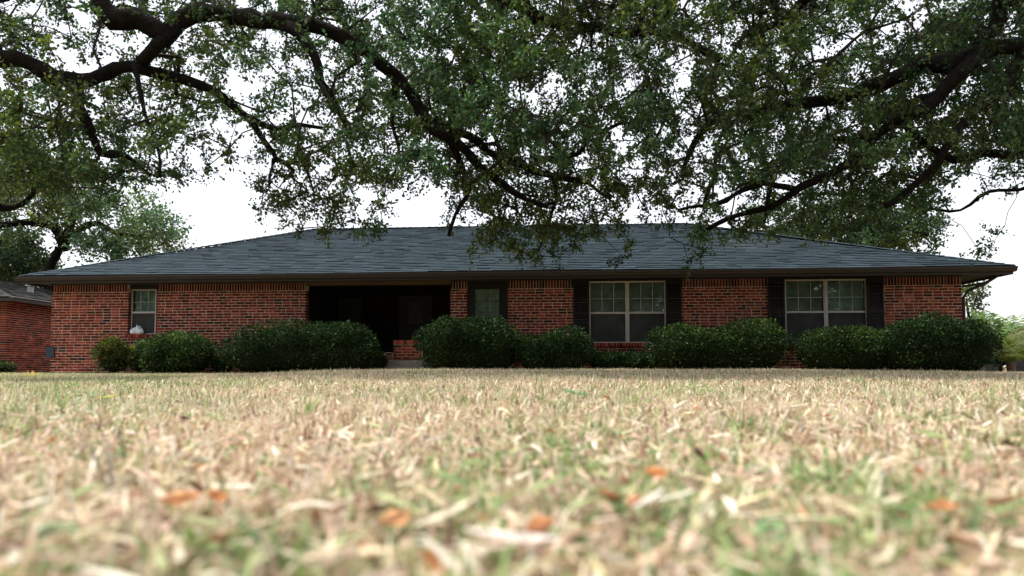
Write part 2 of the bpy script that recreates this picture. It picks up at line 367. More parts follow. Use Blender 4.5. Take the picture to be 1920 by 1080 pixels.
# ------------------------------------------------------------------ windows
def window(u0, u1, z0, z1, rec, mull, sill_z, lace=False, lf=0.028):
    w = bpy.data.objects.new('window', None); COL.objects.link(w); w.parent = house; w.location = ((u0 + u1) / 2, rec, z0)
    X0, X1, H = -(u1 - u0) / 2, (u1 - u0) / 2, z1 - z0
    fr = MB(); fr.box(X0, X0 + lf, -.03, .03, 0, H); fr.box(X1 - lf, X1, -.03, .03, 0, H); fr.box(X0 + lf, X1 - lf, -.03, .03, H - lf, H); fr.box(X0 + lf, X1 - lf, -.035, .03, 0, .022)
    fr.build('frame', M['frame'] if not lace else M['dark'], w)
    bays = [(X0 + lf, X1 - lf)]
    if mull:
        m_ = MB(); m_.box(-.045, .045, -.036, .03, .022, H - lf); m_.box(-.018, .018, -.045, -.036, .022, H - lf); m_.build('mullion', M['frame'], w)
        bays = [(X0 + lf, -.045), (.045, X1 - lf)]
    zm = H * .487
    for a, b in bays:
        if not lace:
            m_ = MB(); m_.box(a, b, -.034, .02, zm - .022, zm + .022); m_.build('meeting_rail', M['frame'], w)
            m_ = MB(); m_.box(a, b, .004, .008, zm + .022, H - lf); m_.build('upper_pane', M['glass'], w)
            m_ = MB(); m_.box(a, b, .004, .008, .022, zm - .022); m_.build('lower_pane', M['glass'], w)
            m_ = MB(); m_.box(a + .002, b - .002, -.016, -.013, .024, zm - .024); m_.build('insect_screen', M['screen'], w)
            hz = zm + (H - lf - zm) * .47
            m_ = MB(); m_.box(a, b, -.002, .0035, hz - .0045, hz + .0045); m_.build('muntin', M['muntin'], w)
            for k in (1, 2):
                xx = a + (b - a) * k / 3
                m_ = MB(); m_.box(xx - .005, xx + .005, -.001, .0037, zm + .022, hz - .006); m_.box(xx - .005, xx + .005, -.001, .0037, hz + .006, H - lf); m_.build('muntin', M['muntin'], w)
            bl = MB(); z = zm - .3
            while z < H - .01:
                bl.prism([(a, .075, z), (a, .095, z + .022), (a, .0965, z + .022), (a, .0765, z)], (b - a, 0, 0)); z += .024
            bl.build('blind', M['blind'], w)
        else:
            m_ = MB(); m_.box(a, b, .004, .008, .022, H - lf); m_.build('pane', M['glass'], w)
            cu = MB(); n = 24
            for i in range(n):
                x_, x2 = a + (b - a) * i / n, a + (b - a) * (i + 1) / n
                y_, y2 = .05 + .014 * math.sin(i * 1.9), .05 + .014 * math.sin((i + 1) * 1.9)
                cu.prism([(x_, y_, 0), (x2, y2, 0), (x2, y2 + .003, 0), (x_, y_ + .003, 0)], (0, 0, H - .02))
            cu.build('curtain', M['curtain'], w)
            for zf in (.45, .62, .79):
                m_ = MB(); m_.box(a, b, -.002, .0035, H * zf - .006, H * zf + .006); m_.build('muntin', M['siding'], w)
            m_ = MB(); m_.box(-.006, .006, -.001, .0037, .022, H - lf); m_.build('muntin', M['siding'], w)
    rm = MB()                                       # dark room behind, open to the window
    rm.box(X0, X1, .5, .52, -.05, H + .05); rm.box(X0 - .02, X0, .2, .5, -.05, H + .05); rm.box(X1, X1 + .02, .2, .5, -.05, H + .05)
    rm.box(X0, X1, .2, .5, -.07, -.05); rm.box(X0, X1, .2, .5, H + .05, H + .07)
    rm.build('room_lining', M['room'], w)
    if sill_z is not None: rowlock(u0 - .03 - X0 * 0, u1 + .03, sill_z, house)
    return w

o_ = opens['win1']; w1 = window(U(1105, .06), U(1248, .06), o_[2] + .0, o_[3], .06, True, o_[2] - .002)
w1['label'] = 'double white framed window between dark shutters, left of the two'
o_ = opens['win2']; w2 = window(U(1472, .06), U(1625, .06), o_[2] + .0, o_[3], .06, True, o_[2] - .002)
w2['label'] = 'double white framed window nearest the right end of the house'
o_ = opens['small']; w3 = window(U(247, .13), U(293.5, .13), o_[2] + .0, ZT - .14, .13, False, o_[2] - .002); w3['label'] = 'small deep-set window near the left end of the house'
o_ = opens['lace']; w4 = window(U(888, .05), U(939, .05), o_[2], Zw(913, 540), .05, False, None, lace=True); w4['label'] = 'narrow window with a pale lace curtain beside the brick pillar'
# head boards and reveals
fb = MB(); fb.box(opens['small'][0], opens['small'][1], .06, .2, ZT - .14, ZT); fb.build('head_board', M['dark'], house)
fb = MB(); fb.box(opens['small'][0] + .001, U(247, .13), .10, .2, opens['small'][2], ZT - .142); fb.build('side_board', M['dark'], house)
for a, b in ((1075, 1278), (1440, 1657)):
    fb = MB(); fb.box(U(a), U(b), -.028, -.006, ZT - .058, ZT - .003); fb.build('frieze_board', M['dark'], house)
fb = MB(); fb.box(opens['lace'][0], opens['lace'][1], .03, .05, Zw(913, 540), ZT); fb.build('head_board', M['dark'], house)
fb = MB(); fb.box(opens['lace'][0], U(888, .05), .03, .05, opens['lace'][2], Zw(913, 540)); fb.box(U(939, .05), opens['lace'][1], .03, .05, opens['lace'][2], Zw(913, 540)); fb.build('side_board', M['dark'], house)
# shutters
def shutter(u0, u1, z0, z1):
    s = MB(); st = .045; zm = (z0 + z1) / 2 - .02
    s.box(u0, u0 + st, -.045, -.012, z0, z1); s.box(u1 - st, u1, -.045, -.012, z0, z1)
    for a, b in ((z0, z0 + .07), (zm - .03, zm + .03), (z1 - .07, z1)): s.box(u0 + st, u1 - st, -.043, -.012, a, b)
    o = s.build('shutter', M['dark'], house)
    for a, b in ((z0 + .07, zm - .03), (zm + .03, z1 - .07)):
        l = MB(); z = a
        while z < b - .01:
            l.prism([(u0 + st, -.034, z), (u0 + st, -.02, z + .035), (u0 + st, -.014, z + .035), (u0 + st, -.028, z)], (u1 - u0 - 2 * st, 0, 0)); z += .038
        l.build('louvres', M['dark'], o)
for a, b, w in ((1075, 1104, 'win1'), (1249, 1278, 'win1'), (1440, 1471, 'win2'), (1626, 1657, 'win2')):
    shutter(U(a), U(b), opens[w][2] - .02, ZT - .062)

# ------------------------------------------------------------------ porch
pu0, pu1 = opens['porch'][:2]; PD = 2.6; SLAB = 0.40
pm = MB(); pm.box(pu0 - .2, pu1 + .1, PD, PD + .1, SLAB, ZT); pm.box(pu0 - .2, pu0 - .005, .225, PD - .003, SLAB, ZT); pm.box(pu1 + .012, pu1 + .2, .225, PD - .003, SLAB, ZT)
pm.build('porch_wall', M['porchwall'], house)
pm = MB(); pm.box(pu0 + .004, pu1 - .004, .03, PD - .003, -.1, SLAB - .004); pm.build('porch_floor', M['concrete'], house)
cp = MB(); cp.box(-.12, WL + .2, -.02, WD, ZT + .003, ZT + .02); 
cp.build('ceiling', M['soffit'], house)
bm_ = MB(); bm_.box(pu0 + .003, pu1 - .003, -.05, .12, Zw(700, 535), ZT - .003); bm_.box(pu0 - .03, pu1 + .05, -.075, -.052, Zw(700, 531), ZT - .003); bm_.build('porch_beam', M['beam'], house)
# brick face of the porch floor and a low brick planter wall with rowlock cap
def brick_block(u0, u1, v0, z0, z1, name):
    k = MB(); k.box(u0, u1, v0 + .008, v0 + .1, z0, z1)
    k = k.build(name, M['mortar'], house)
    z = z0; r = 0
    while z < z1 - .02:
        u = u0 - (BL / 2 if r % 2 else 0)
        while u < u1 - .01:
            a, b = max(u, u0), min(u + BL, u1)
            if b - a > .03:
                m_ = MB(); m_.box(a, b - JT, v0 + random.uniform(-.002, .002), v0 + .06, z, min(z + CH - JT, z1), bcol(), .001); m_.build('brick', M['brick'], k)
            u += BL
        z += CH; r += 1
    return k
brick_block(U(704, -.05), U(737, -.05), -.05, 0.18, 0.52, 'planter_wall')
a_, b_ = U(738, -.2), U(792, -.2)
brick_block(a_, b_, -.2, 0.36, Zw(760, 646, -.2), 'planter_wall')
rp = bpy.data.objects.new('planter_cap', None); COL.objects.link(rp); rp.parent = house; rp.location = (0, -.2, 0)
rowlock(a_, b_, Zw(760, 638, -.2), rp, 'cap_brick', .03, .10, .2)
st = MB(); st.box(U(722, -.55), U(795, -.55), -.55, -.205, 0, .19); st.box(U(728, -.3), U(795, -.3), -.34, -.207, .193, .34); st.build('step', M['concrete'], house)
# dim door, its glazing and the wide window in the recess
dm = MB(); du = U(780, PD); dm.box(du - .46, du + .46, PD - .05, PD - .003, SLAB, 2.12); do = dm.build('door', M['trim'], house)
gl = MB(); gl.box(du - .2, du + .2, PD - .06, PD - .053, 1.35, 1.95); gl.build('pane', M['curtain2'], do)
kn = MB(); kn.tube([(du + .36, PD - .053, 1.3), (du + .36, PD - .11, 1.3)], [.022, .03], 8); kn.build('handle', M['metal'], do)
pw = MB(); wu = U(645, PD); pw.box(wu - .5, wu + .5, PD - .03, PD - .003, 1.15, 2.05); po = pw.build('window', M['curtain2'], house)
pg = MB(); pg.box(wu - .5, wu + .5, PD - .045, PD - .035, 1.15, 2.05); pg.build('pane', M['screen'], po)
pf = MB(); pf.box(wu - .55, wu - .5, PD - .06, PD - .003, 1.1, 2.1); pf.box(wu + .5, wu + .55, PD - .06, PD - .003, 1.1, 2.1); pf.box(wu - .5, wu + .5, PD - .06, PD - .003, 2.05, 2.1); pf.box(wu - .5, wu + .5, PD - .06, PD - .003, 1.1, 1.15); pf.box(wu - .02, wu + .02, PD - .055, PD - .047, 1.15, 2.05); pf.build('frame', M['dark'], po)

# ------------------------------------------------------------------ roof
EZ = 2.37
e0u, e0v = -OVL, -OVF
pr = at(1903, 498, 16.1); e1u = (Vector((pr.x, pr.y, 0)) - P0).dot(UX); e1v = WD + OVF
RV = (e0v + e1v) / 2
def along(px, v):                      # house u of a column of the picture at depth v
    return U(px, v)
r0u, r1u = along(585, RV), along(1290, RV)
RZ = CAMZ + (687 - 425) / F * W(U(790, RV), RV).y
A, B, C_, D_ = (e0u, e0v, EZ), (e1u, e0v, EZ), (e1u, e1v, EZ), (e0u, e1v, EZ)
R0, R1 = (r0u, RV, RZ), (r1u, RV, RZ)
deck = MB(); T = Vector((0, 0, -.03))
for q in ((A, B, R1, R0), (B, C_, R1), (C_, D_, R0, R1), (D_, A, R0)): deck.poly([Vector(p) + T for p in q])
deck.poly([Vector(p) + T for p in (D_, C_, B, A)])
roof = deck.build('roof', M['shingle'], house)
roof.data.attributes['tint'].data.foreach_set('color', np.tile([.04, .045, .05, 1], len(roof.data.polygons)).astype(np.float32))
SH = [(.027, .045, .057), (.025, .042, .053), (.030, .049, .061), (.022, .037, .048), (.034, .054, .067), (.027, .044, .055)]
def shingles(a, b, c, d, tab, expo=.175, sg=SH):
    """courses of tabs on the slope with eave a->b and top d->c"""
    a, b, c, d = map(Vector, (a, b, c, d)); eu = (b - a).normalized()
    mid = (c + d) / 2; n = eu.cross((mid - a)); n.normalize()
    if n.z < 0: n = -n
    up = n.cross(eu).normalized(); up = up if up.z > 0 else -up
    S = (mid - a).dot(up); N = int(S / expo) + 1; m_ = MB()
    for i in range(N):
        s0, s1 = i * expo - .02, min((i + 1) * expo + .01, S)
        f = max(0, min(1, s0 / S)); f1 = min(1, s1 / S)
        L0 = max((d - a).dot(eu) * f, (d - a).dot(eu) * f1) if (d - a).dot(eu) > 0 else 0
        R_ = (b - a).length - max(0, (b - c).dot(eu)) * f1
        u = L0 - random.uniform(0, tab); rowk = random.uniform(.95, 1.05)
        wob = random.uniform(-.002, .002)
        while u < R_:
            w = tab * random.uniform(.7, 1.3); x0, x1 = max(u, L0), min(u + w, R_)
            if x1 - x0 > .01:
                k = rowk * random.uniform(.92, 1.08); c3 = random.choice(sg); cc = tuple(q * k for q in c3)
                lift = .020 + random.random() ** 3 * .012; ds = wob + random.uniform(-.004, .004)
                sagv = n * (-.018 * math.sin(math.pi * f) * (1 + .6 * math.sin(x0 * .8)) + .012 * math.sin(x0 * .55 + 1))
                P = lambda x, s, h: a + eu * x + up * s + n * h + sagv
                m_.poly([P(x0, s0 + ds, lift), P(x1, s0 + ds, lift), P(x1, s1, .004), P(x0, s1, .004)], cc)
                m_.poly([P(x0, s0 + ds, -.002), P(x1, s0 + ds, -.002), P(x1, s0 + ds, lift), P(x0, s0 + ds, lift)], tuple(q * .5 for q in c3))
            u += w
    return m_
shingles(A, B, R1, R0, .28).build('shingles', M['shingle'], roof, 'stuff')
shingles(B, C_, R1, R1, .5).build('shingles', M['shingle'], roof, 'stuff')
shingles(D_, A, R0, R0, .5).build('shingles', M['shingle'], roof, 'stuff')
shingles(C_, D_, R0, R1, 1.5).build('shingles', M['shingle'], roof, 'stuff')
cap = MB()
for p, q in ((A, R0), (B, R1), (C_, R1), (D_, R0), (R0, R1)):
    p, q = Vector(p), Vector(q); Ln = (q - p).length; t = (q - p) / Ln; side = t.cross(Vector((0, 0, 1))).normalized(); k = 0
    while k * .2 < Ln - .1:
        s0 = p + t * (k * .2); s1 = p + t * min(Ln, k * .2 + .24); c3 = random.choice(SH); kk = random.uniform(.7, 1.1); cc = tuple(x * kk for x in c3)
        dz = .02; h = Vector((0, 0, .028 + random.uniform(0, .006))); h1 = Vector((0, 0, .016)); dr = Vector((0, 0, -.03))
        for sg in (-1, 1):
            cap.poly([s0 + h, s1 + h1, s1 + side * sg * .13 + h1 + dr, s0 + side * sg * .13 + h + dr], cc)
        cap.poly([s0 + h, s0 + side * .13 + h + dr, s0 + side * .13 + dr, s0 - side * .13 + dr, s0 - side * .13 + h + dr], cc)
        k += 1
cap.build('ridge_cap', M['shingle'], roof, 'stuff')
# fascia, gutter, soffit
fa = MB()
fa.box(e0u + .02, e1u - .02, e0v + .03, e0v + .05, ZT - .05, EZ - .035)
fa.box(e0u + .02, e0u + .04, e0v + .052, e1v, ZT - .05, EZ - .035); fa.box(e1u - .04, e1u - .02, e0v + .052, e1v, ZT - .05, EZ - .035)
fa.box(e0u + .02, e1u - .02, e1v + .002, e1v + .02, ZT - .05, EZ - .035)
fa.build('fascia', M['trim'], house)
def gutter(p, q):
    p, q = Vector(p), Vector(q); t = (q - p).normalized(); o = Vector((t.y, -t.x, 0)); g = MB()
    prof = [(0, 0), (0, -.105), (.07, -.105), (.085, -.06), (.10, -.05), (.105, 0), (.095, 0), (.088, -.045), (.07, -.09), (.01, -.09), (.01, 0)]
    g.prism([p + o * a + Vector((0, 0, b)) for a, b in prof], q - p); return g
gutter((e0u - .03, e0v + .028, EZ - .012), (e1u + .02, e0v + .028, EZ - .012)).build('gutter', M['trim'], house)
gutter((e1u - .018, e0v + .05, EZ - .012), (e1u - .018, e1v, EZ - .012)).build('gutter', M['trim'], house)
so = MB(); so.box(e0u + .042, e1u - .042, e0v + .052, -.022, ZT + .003, ZT + .015); so.box(e0u + .042, -.122, -.02, WD, ZT + .003, ZT + .015); so.box(WL + .202, e1u - .042, -.02, WD, ZT + .003, ZT + .015)
so.build('soffit', M['soffit'], house)
tr = MB(); tr.box(-.005, WL + .005, -.024, -.004, ZT - .03, ZT + .001)
tr.build('soffit_trim', M['trim'], house)
# outlet pipe at the right corner: a curved elbow from the gutter to the wall
dp = MB(); gx = e1u - .10; pts = [(gx - .1, e0v + .3, EZ - .12), (gx - .12, e0v + .34, EZ - .2), (gx - .3, e0v + .42, EZ - .33), (WL + .12, -.02, EZ - .48), (WL + .045, .03, EZ - .62), (WL + .045, .03, .3)]
dp.tube(pts, [.035] * 6, 8); dp.build('downspout', M['trim'], house)
br = MB(); br.tube([(gx - .33, e0v + .44, EZ - .33), (WL + .2, -.1, EZ - .36), (WL + .02, .02, EZ - .38)], [.03, .03, .03], 8); br.build('downspout_bracket', M['trim'], house)
# blue-grey rounded plate on the corner of the wall
pc = (U(97.5), Zw(97, 661)); rx, rz = (U(103) - U(88)) / 2, .14; pts = []
for cxs, czs, a0 in ((1, 1, 0), (-1, 1, 90), (-1, -1, 180), (1, -1, 270)):
    for k in range(5):
        an = R(a0 + k * 22.5); pts.append((cxs * (rx - .03) + .03 * math.cos(an), 0, czs * (rz - .03) + .03 * math.sin(an)))
pl = MB(); pl.prism(pts, (0, -.035, 0)); pl = pl.build('wall_plate', M['bluegrey'])
pl.location = W(pc[0], -.006, pc[1]); pl.rotation_euler = (0, 0, -ANG)
tag(pl, 'dark blue-grey rounded plate fixed low on the left brick corner', 'plate')

# white bundle on the sill of the small window: a crumpled cloth with two puffs
def bundle():
    m_ = MB(); import_n = 18; rings = 12
    V = []
    for (cx, rx_, rz_, ry) in ((-.07, .115, .135, .08), (.02, .10, .185, .06), (.10, .075, .13, .07)):
        n0 = len(m_.v)
        for i in range(rings + 1):
            th = math.pi * i / rings
            for j in range(18):
                ph = 2 * math.pi * j / 18
                d = Vector((math.sin(th) * math.cos(ph), math.sin(th) * math.sin(ph), math.cos(th)))
                k = 1 + .34 * noise.noise(d * 2.2 + Vector((cx * 9, 0, 0))) + .06 * math.sin(ph * 7 + th * 3)
                p = Vector((cx + d.x * rx_ * k, d.y * ry * k, max(-.0, (d.z * .5 + .42) * rz_ * 1.15 * k)))
                m_.v.append(tuple(p))
        for i in range(rings):
            for j in range(18):
                a = n0 + i * 18 + j; b = n0 + i * 18 + (j + 1) % 18
                m_.f.append([a, a + 18, b + 18, b]); m_.c.append((1, 1, 1))
    o = m_.build('cloth_bundle', M['white'], smooth=True)
    uu = (U(240) + U(269)) / 2
    o.location = W(uu + .02, .035, opens['small'][2] + .001); o.rotation_euler = (0, 0, -ANG)
    tag(o, 'crumpled white cloth bundle lying on the brick sill of the small window', 'cloth')
bundle()

# ------------------------------------------------------------------ leaves
def leaf_mesh(name, P, Dn, Ln, Wd, col, fold=.25):
    """P base points, Dn directions, Ln lengths, Wd widths -> diamond leaves"""
    n = len(P); Dn = Dn / np.linalg.norm(Dn, axis=1, keepdims=True)
    r = rng.normal(size=(n, 3)); S = np.cross(Dn, r); S /= np.linalg.norm(S, axis=1, keepdims=True); Nn = np.cross(S, Dn)
    L_ = Ln[:, None]; W_ = Wd[:, None] / 2
    V = np.empty((n, 4, 3), np.float32)
    V[:, 0] = P; V[:, 1] = P + Dn * L_ * .5 + S * W_ + Nn * W_ * fold; V[:, 2] = P + Dn * L_ + Nn * L_ * .12; V[:, 3] = P + Dn * L_ * .5 - S * W_ + Nn * W_ * fold
    return np_mesh(name, V.reshape(-1, 3), [np.arange(n * 4).reshape(n, 4)], col)

def pick(cols, n, k=.2):
    c = np.array(cols)[rng.integers(0, len(cols), n)]; return c * rng.uniform(1 - k, 1 + k, (n, 1))
def nz(P, s, seed=0.0):
    return np.array([noise.noise(Vector((float(p[0]) * s + seed, float(p[1]) * s, float(p[2]) * s))) for p in P])

OAK = [(.046, .092, .024), (.034, .072, .020), (.068, .115, .026), (.034, .078, .034), (.085, .115, .030), (.026, .052, .016)]

def catmull(pts, step=.12):
    pts = [np.array(p, float) for p in pts]; P = [2 * pts[0] - pts[1]] + pts + [2 * pts[-1] - pts[-2]]; out = []
    for i in range(1, len(P) - 2):
        n = max(1, int(np.linalg.norm(P[i + 1] - P[i]) / step))
        for k in range(n):
            t = k / n; out.append(.5 * (2 * P[i] + (P[i + 1] - P[i - 1]) * t + (2 * P[i - 1] - 5 * P[i] + 4 * P[i + 1] - P[i + 2]) * t * t + (3 * P[i] - P[i - 1] - 3 * P[i + 1] + P[i + 2]) * t ** 3))
    out.append(pts[-1]); return np.array(out)

def make_tree(name, label, cat, base, trunk, limbs, clusters, leaf_len=.050, per_twig=18, twigs=5, spread=.24, cols=OAK, parts_limit=60, droop=.25, leaf_w=.62, trunk_sides=14):
    """trunk: list of (point, radius); limbs: list of (points, r0, r1); clusters (n,3) in world space"""
    base = Vector(base); root = empty(name, base, 0, label, cat)
    inv = np.array(base)
    tp = catmull([p for p, r in trunk], .15); tr_ = np.interp(np.linspace(0, 1, len(tp)), np.linspace(0, 1, len(trunk)), [r for p, r in trunk])
    m_ = MB(); m_.tube([Vector(p - inv) for p in tp], list(tr_), trunk_sides, rough=.25); m_.build('trunk', M['bark'], root, smooth=True)
    nodes = [tp[len(tp) // 2:]]; par = [np.full(len(nodes[0]), -1)]
    for pts, r0, r1 in limbs:
        r0 *= 1.04; q = catmull(pts, .13); k = len(q)
        jit = np.array([[noise.noise(Vector(p * 1.7)) for _ in (0,)] + [noise.noise(Vector(p * 1.7 + 9)), noise.noise(Vector(p * 1.7 + 19))] for p in q]) * .07
        q = q + jit; rr = r0 + (r1 - r0) * np.linspace(0, 1, k) ** .85
        m_ = MB(); m_.tube([Vector(p - inv) for p in q], list(rr), 10, rough=.5); m_.build('limb', M['bark'], root, smooth=True)
        nodes.append(q)
    nodes = np.concatenate(nodes); nn = len(nodes); NP = [nodes]
    allp = np.zeros((nn + len(clusters) * 8, 3)); allp[:nn] = nodes; parent = np.full(len(allp), -1); fixed = nn
    # twigs grow from the nearest wood to each cluster, nearest first
    d0 = np.array([np.min(np.sum((nodes - c) ** 2, 1)) for c in clusters]); order = np.argsort(d0); cnt = nn; ends = np.zeros(len(clusters), int)
    for ci in order:
        c = clusters[ci]; d2 = np.sum((allp[:cnt] - c) ** 2, 1); j = int(np.argmin(d2)); d = math.sqrt(d2[j]); s = max(1, min(7, int(d / .22)))
        prev = j; a = allp[j].copy()
        for k in range(1, s + 1):
            t = k / s; p = a + (c - a) * t
            if k < s: p = p + rng.normal(size=3) * .05 * d ** .5 + np.array([0, 0, .06 * math.sin(math.pi * t) * d])
            allp[cnt] = p; parent[cnt] = prev; prev = cnt; cnt += 1
        ends[ci] = prev
    allp = allp[:cnt]; parent = parent[:cnt]; w = np.zeros(cnt); w[ends] += 1
    for i in range(cnt - 1, fixed - 1, -1):
        if parent[i] >= fixed: w[parent[i]] += w[i]
    rad = .0045 * np.maximum(w, 1) ** .48
    idx = np.arange(fixed, cnt); a = allp[parent[idx]]; b = allp[idx]; ra = np.where(parent[idx] >= fixed, rad[parent[idx]], rad[idx] * 1.15); rb = rad[idx]
    # sub twigs with leaves along them
    n = len(clusters); K = twigs
    dirs = rng.normal(size=(n, K, 3)); dirs[:, :, 2] -= droop; dirs /= np.linalg.norm(dirs, axis=2, keepdims=True)
    ln = rng.uniform(.45, 1.15, (n, K, 1)) * spread; C0 = allp[ends][:, None, :].repeat(K, 1); C1 = C0 + dirs * ln
    a = np.concatenate([a, C0.reshape(-1, 3)]); b = np.concatenate([b, C1.reshape(-1, 3)]); ra = np.concatenate([ra, np.full(n * K, .004)]); rb = np.concatenate([rb, np.full(n * K, .002)])
    t = b - a; tl = np.linalg.norm(t, axis=1, keepdims=True) + 1e-6; t = t / tl
    h = np.where(np.abs(t[:, 2:3]) > .9, np.array([[1., 0, 0]]), np.array([[0, 0, 1.]])); s1 = np.cross(t, h); s1 /= np.linalg.norm(s1, axis=1, keepdims=True); s2 = np.cross(t, s1)
    m = len(a); Vt = np.empty((m, 6, 3))
    for j in range(3):
        an = 2 * math.pi * j / 3; o = s1 * math.cos(an) + s2 * math.sin(an)
        Vt[:, j] = a + o * ra[:, None] - inv; Vt[:, 3 + j] = b + o * rb[:, None] - inv
    bi = np.arange(m)[:, None] * 6
    q = np.concatenate([bi + np.array([[j, (j + 1) % 3, 3 + (j + 1) % 3, 3 + j]]) for j in range(3)])
    link('twigs', np_mesh('twigs', Vt.reshape(-1, 3), [q]), M['twig'], root, 'stuff')
    tt = rng.uniform(.1, 1.05, (n, K, per_twig, 1)); LP = C0[:, :, None] + (C1 - C0)[:, :, None] * tt + rng.normal(size=(n, K, per_twig, 3)) * .03 * spread / .26
    LD = dirs[:, :, None] * .5 + rng.normal(size=(n, K, per_twig, 3)) * .8
    nl = n * K * per_twig; LP = LP.reshape(-1, 3) - inv; LD = LD.reshape(-1, 3)
    cb = np.clip(1 + .9 * nz(clusters, .9, 3) + rng.normal(size=n) * .12, .45, 1.8); yb = np.clip(nz(clusters, .6, 40) * 1.5, -.5, .7)
    cc = pick(cols, nl, .22); br_ = np.repeat(cb, K * per_twig)[:, None]; yy = np.repeat(yb, K * per_twig)[:, None]
    cc = cc * br_ * (1 + yy * np.array([[.45, .12, -.35]]))
    hi = rng.random(nl) < .10; cc[hi] = cc[hi] * np.array([1.9, 1.75, 2.1])  # random pale leaves, sky-lit highlights painted into the tint
    L_ = leaf_len * rng.uniform(.65, 1.3, nl)
    link('crown', leaf_mesh('crown', LP, LD, L_, L_ * leaf_w * rng.uniform(.8, 1.2, nl), np.clip(cc, 0.004, 1)), M['leaf'], root, 'stuff')
    return root

# how dense the foliage hangs over each 60 x 50 pixel field of the picture's upper half (0 open sky .. 9 closed)
DENS = """66445688888774888788877788754688 8
66511466566788998888877774467888 8
54423554466789998788867876577889 9
78766652456789986667668888888889 9
88865555555689987677788998888889 9
88876522655678888876667888888878 8
89877421667768888875567888888765 6
45631001556450788788645667887543 4
00000000136501587765554444421112 2
00000000001000245441110000001110 1"""
rows = [r.split()[0] for r in DENS.splitlines()]
def cell(px, py):
    c = int(px // 60); r = int(py // 50)
    if py < 0:
        return (3.0 if px < 420 else 5.5) if px < 800 else 8.4  # unseen crown overhead, thick on the right to keep sky light off the wall
    if c < 0: return 7.0 if r < 7 else 1.5
    if c >= 32: return 8.8 if r < 7 else 2.0  # unseen crown beyond the right edge, thickened to darken the right wall
    return float(rows[min(r, 9)][c])
def sample_clusters():
    A_, B_ = [], []
    for r in range(-17, 10):
        for c in range(-5, 38):
            px, py = c * 60 + 30, r * 50 + 25; d = cell(px, py)
            if d <= 0: continue
            lai = -math.log(1 - min(.93, d / 10)); n = rng.poisson(6.6 * lai * (.54 if (py < 0 or c < 0 or c > 31) else 1.2))
            for _ in range(n):
                x = px + rng.uniform(-30, 30); y = py + rng.uniform(-25, 25)
                Y = rng.uniform(7.4, 12.6)
                if y > 330: Y = rng.uniform(8.8, 12.2)
                if y < -40: Y = rng.uniform(8.0, 13)
                p = at(x, y - 8, Y)
                (A_ if x + rng.normal() * 90 < 1230 else B_).append(tuple(p))
    return np.array(A_), np.array(B_)


def PX(seq, y0, y1):
    n = len(seq); return [tuple(at(p[0], p[1], p[2] if len(p) > 2 else y0 + (y1 - y0) * i / (n - 1))) for i, p in enumerate(seq)]
def behind_limbs(C, limbs):
    pts, rr = [], []
    for p, r0, r1 in limbs:
        q = catmull(p, .2); pts.append(q); rr.append(r0 + (r1 - r0) * np.linspace(0, 1, len(q)))
    L_ = np.concatenate(pts); rr = np.concatenate(rr); k = rr > .034; L_ = L_[k]; rr = rr[k]; lx, lz = L_[:, 0] / L_[:, 1] * F, (L_[:, 2] - CAMZ) / L_[:, 1] * F
    for i, c in enumerate(C):
        d = np.hypot(c[0] / c[1] * F - lx, (c[2] - CAMZ) / c[1] * F - lz) - rr / L_[:, 1] * F; j = int(np.argmin(d))
        if d[j] < 26 and c[1] < L_[j, 1] + .4 and rng.random() < .62:
            C[i] = np.array([0, 0, CAMZ]) + (c - np.array([0, 0, CAMZ])) * (L_[j, 1] + rng.uniform(.5, 2.8)) / c[1]
    return C
CA, CB = sample_clusters()
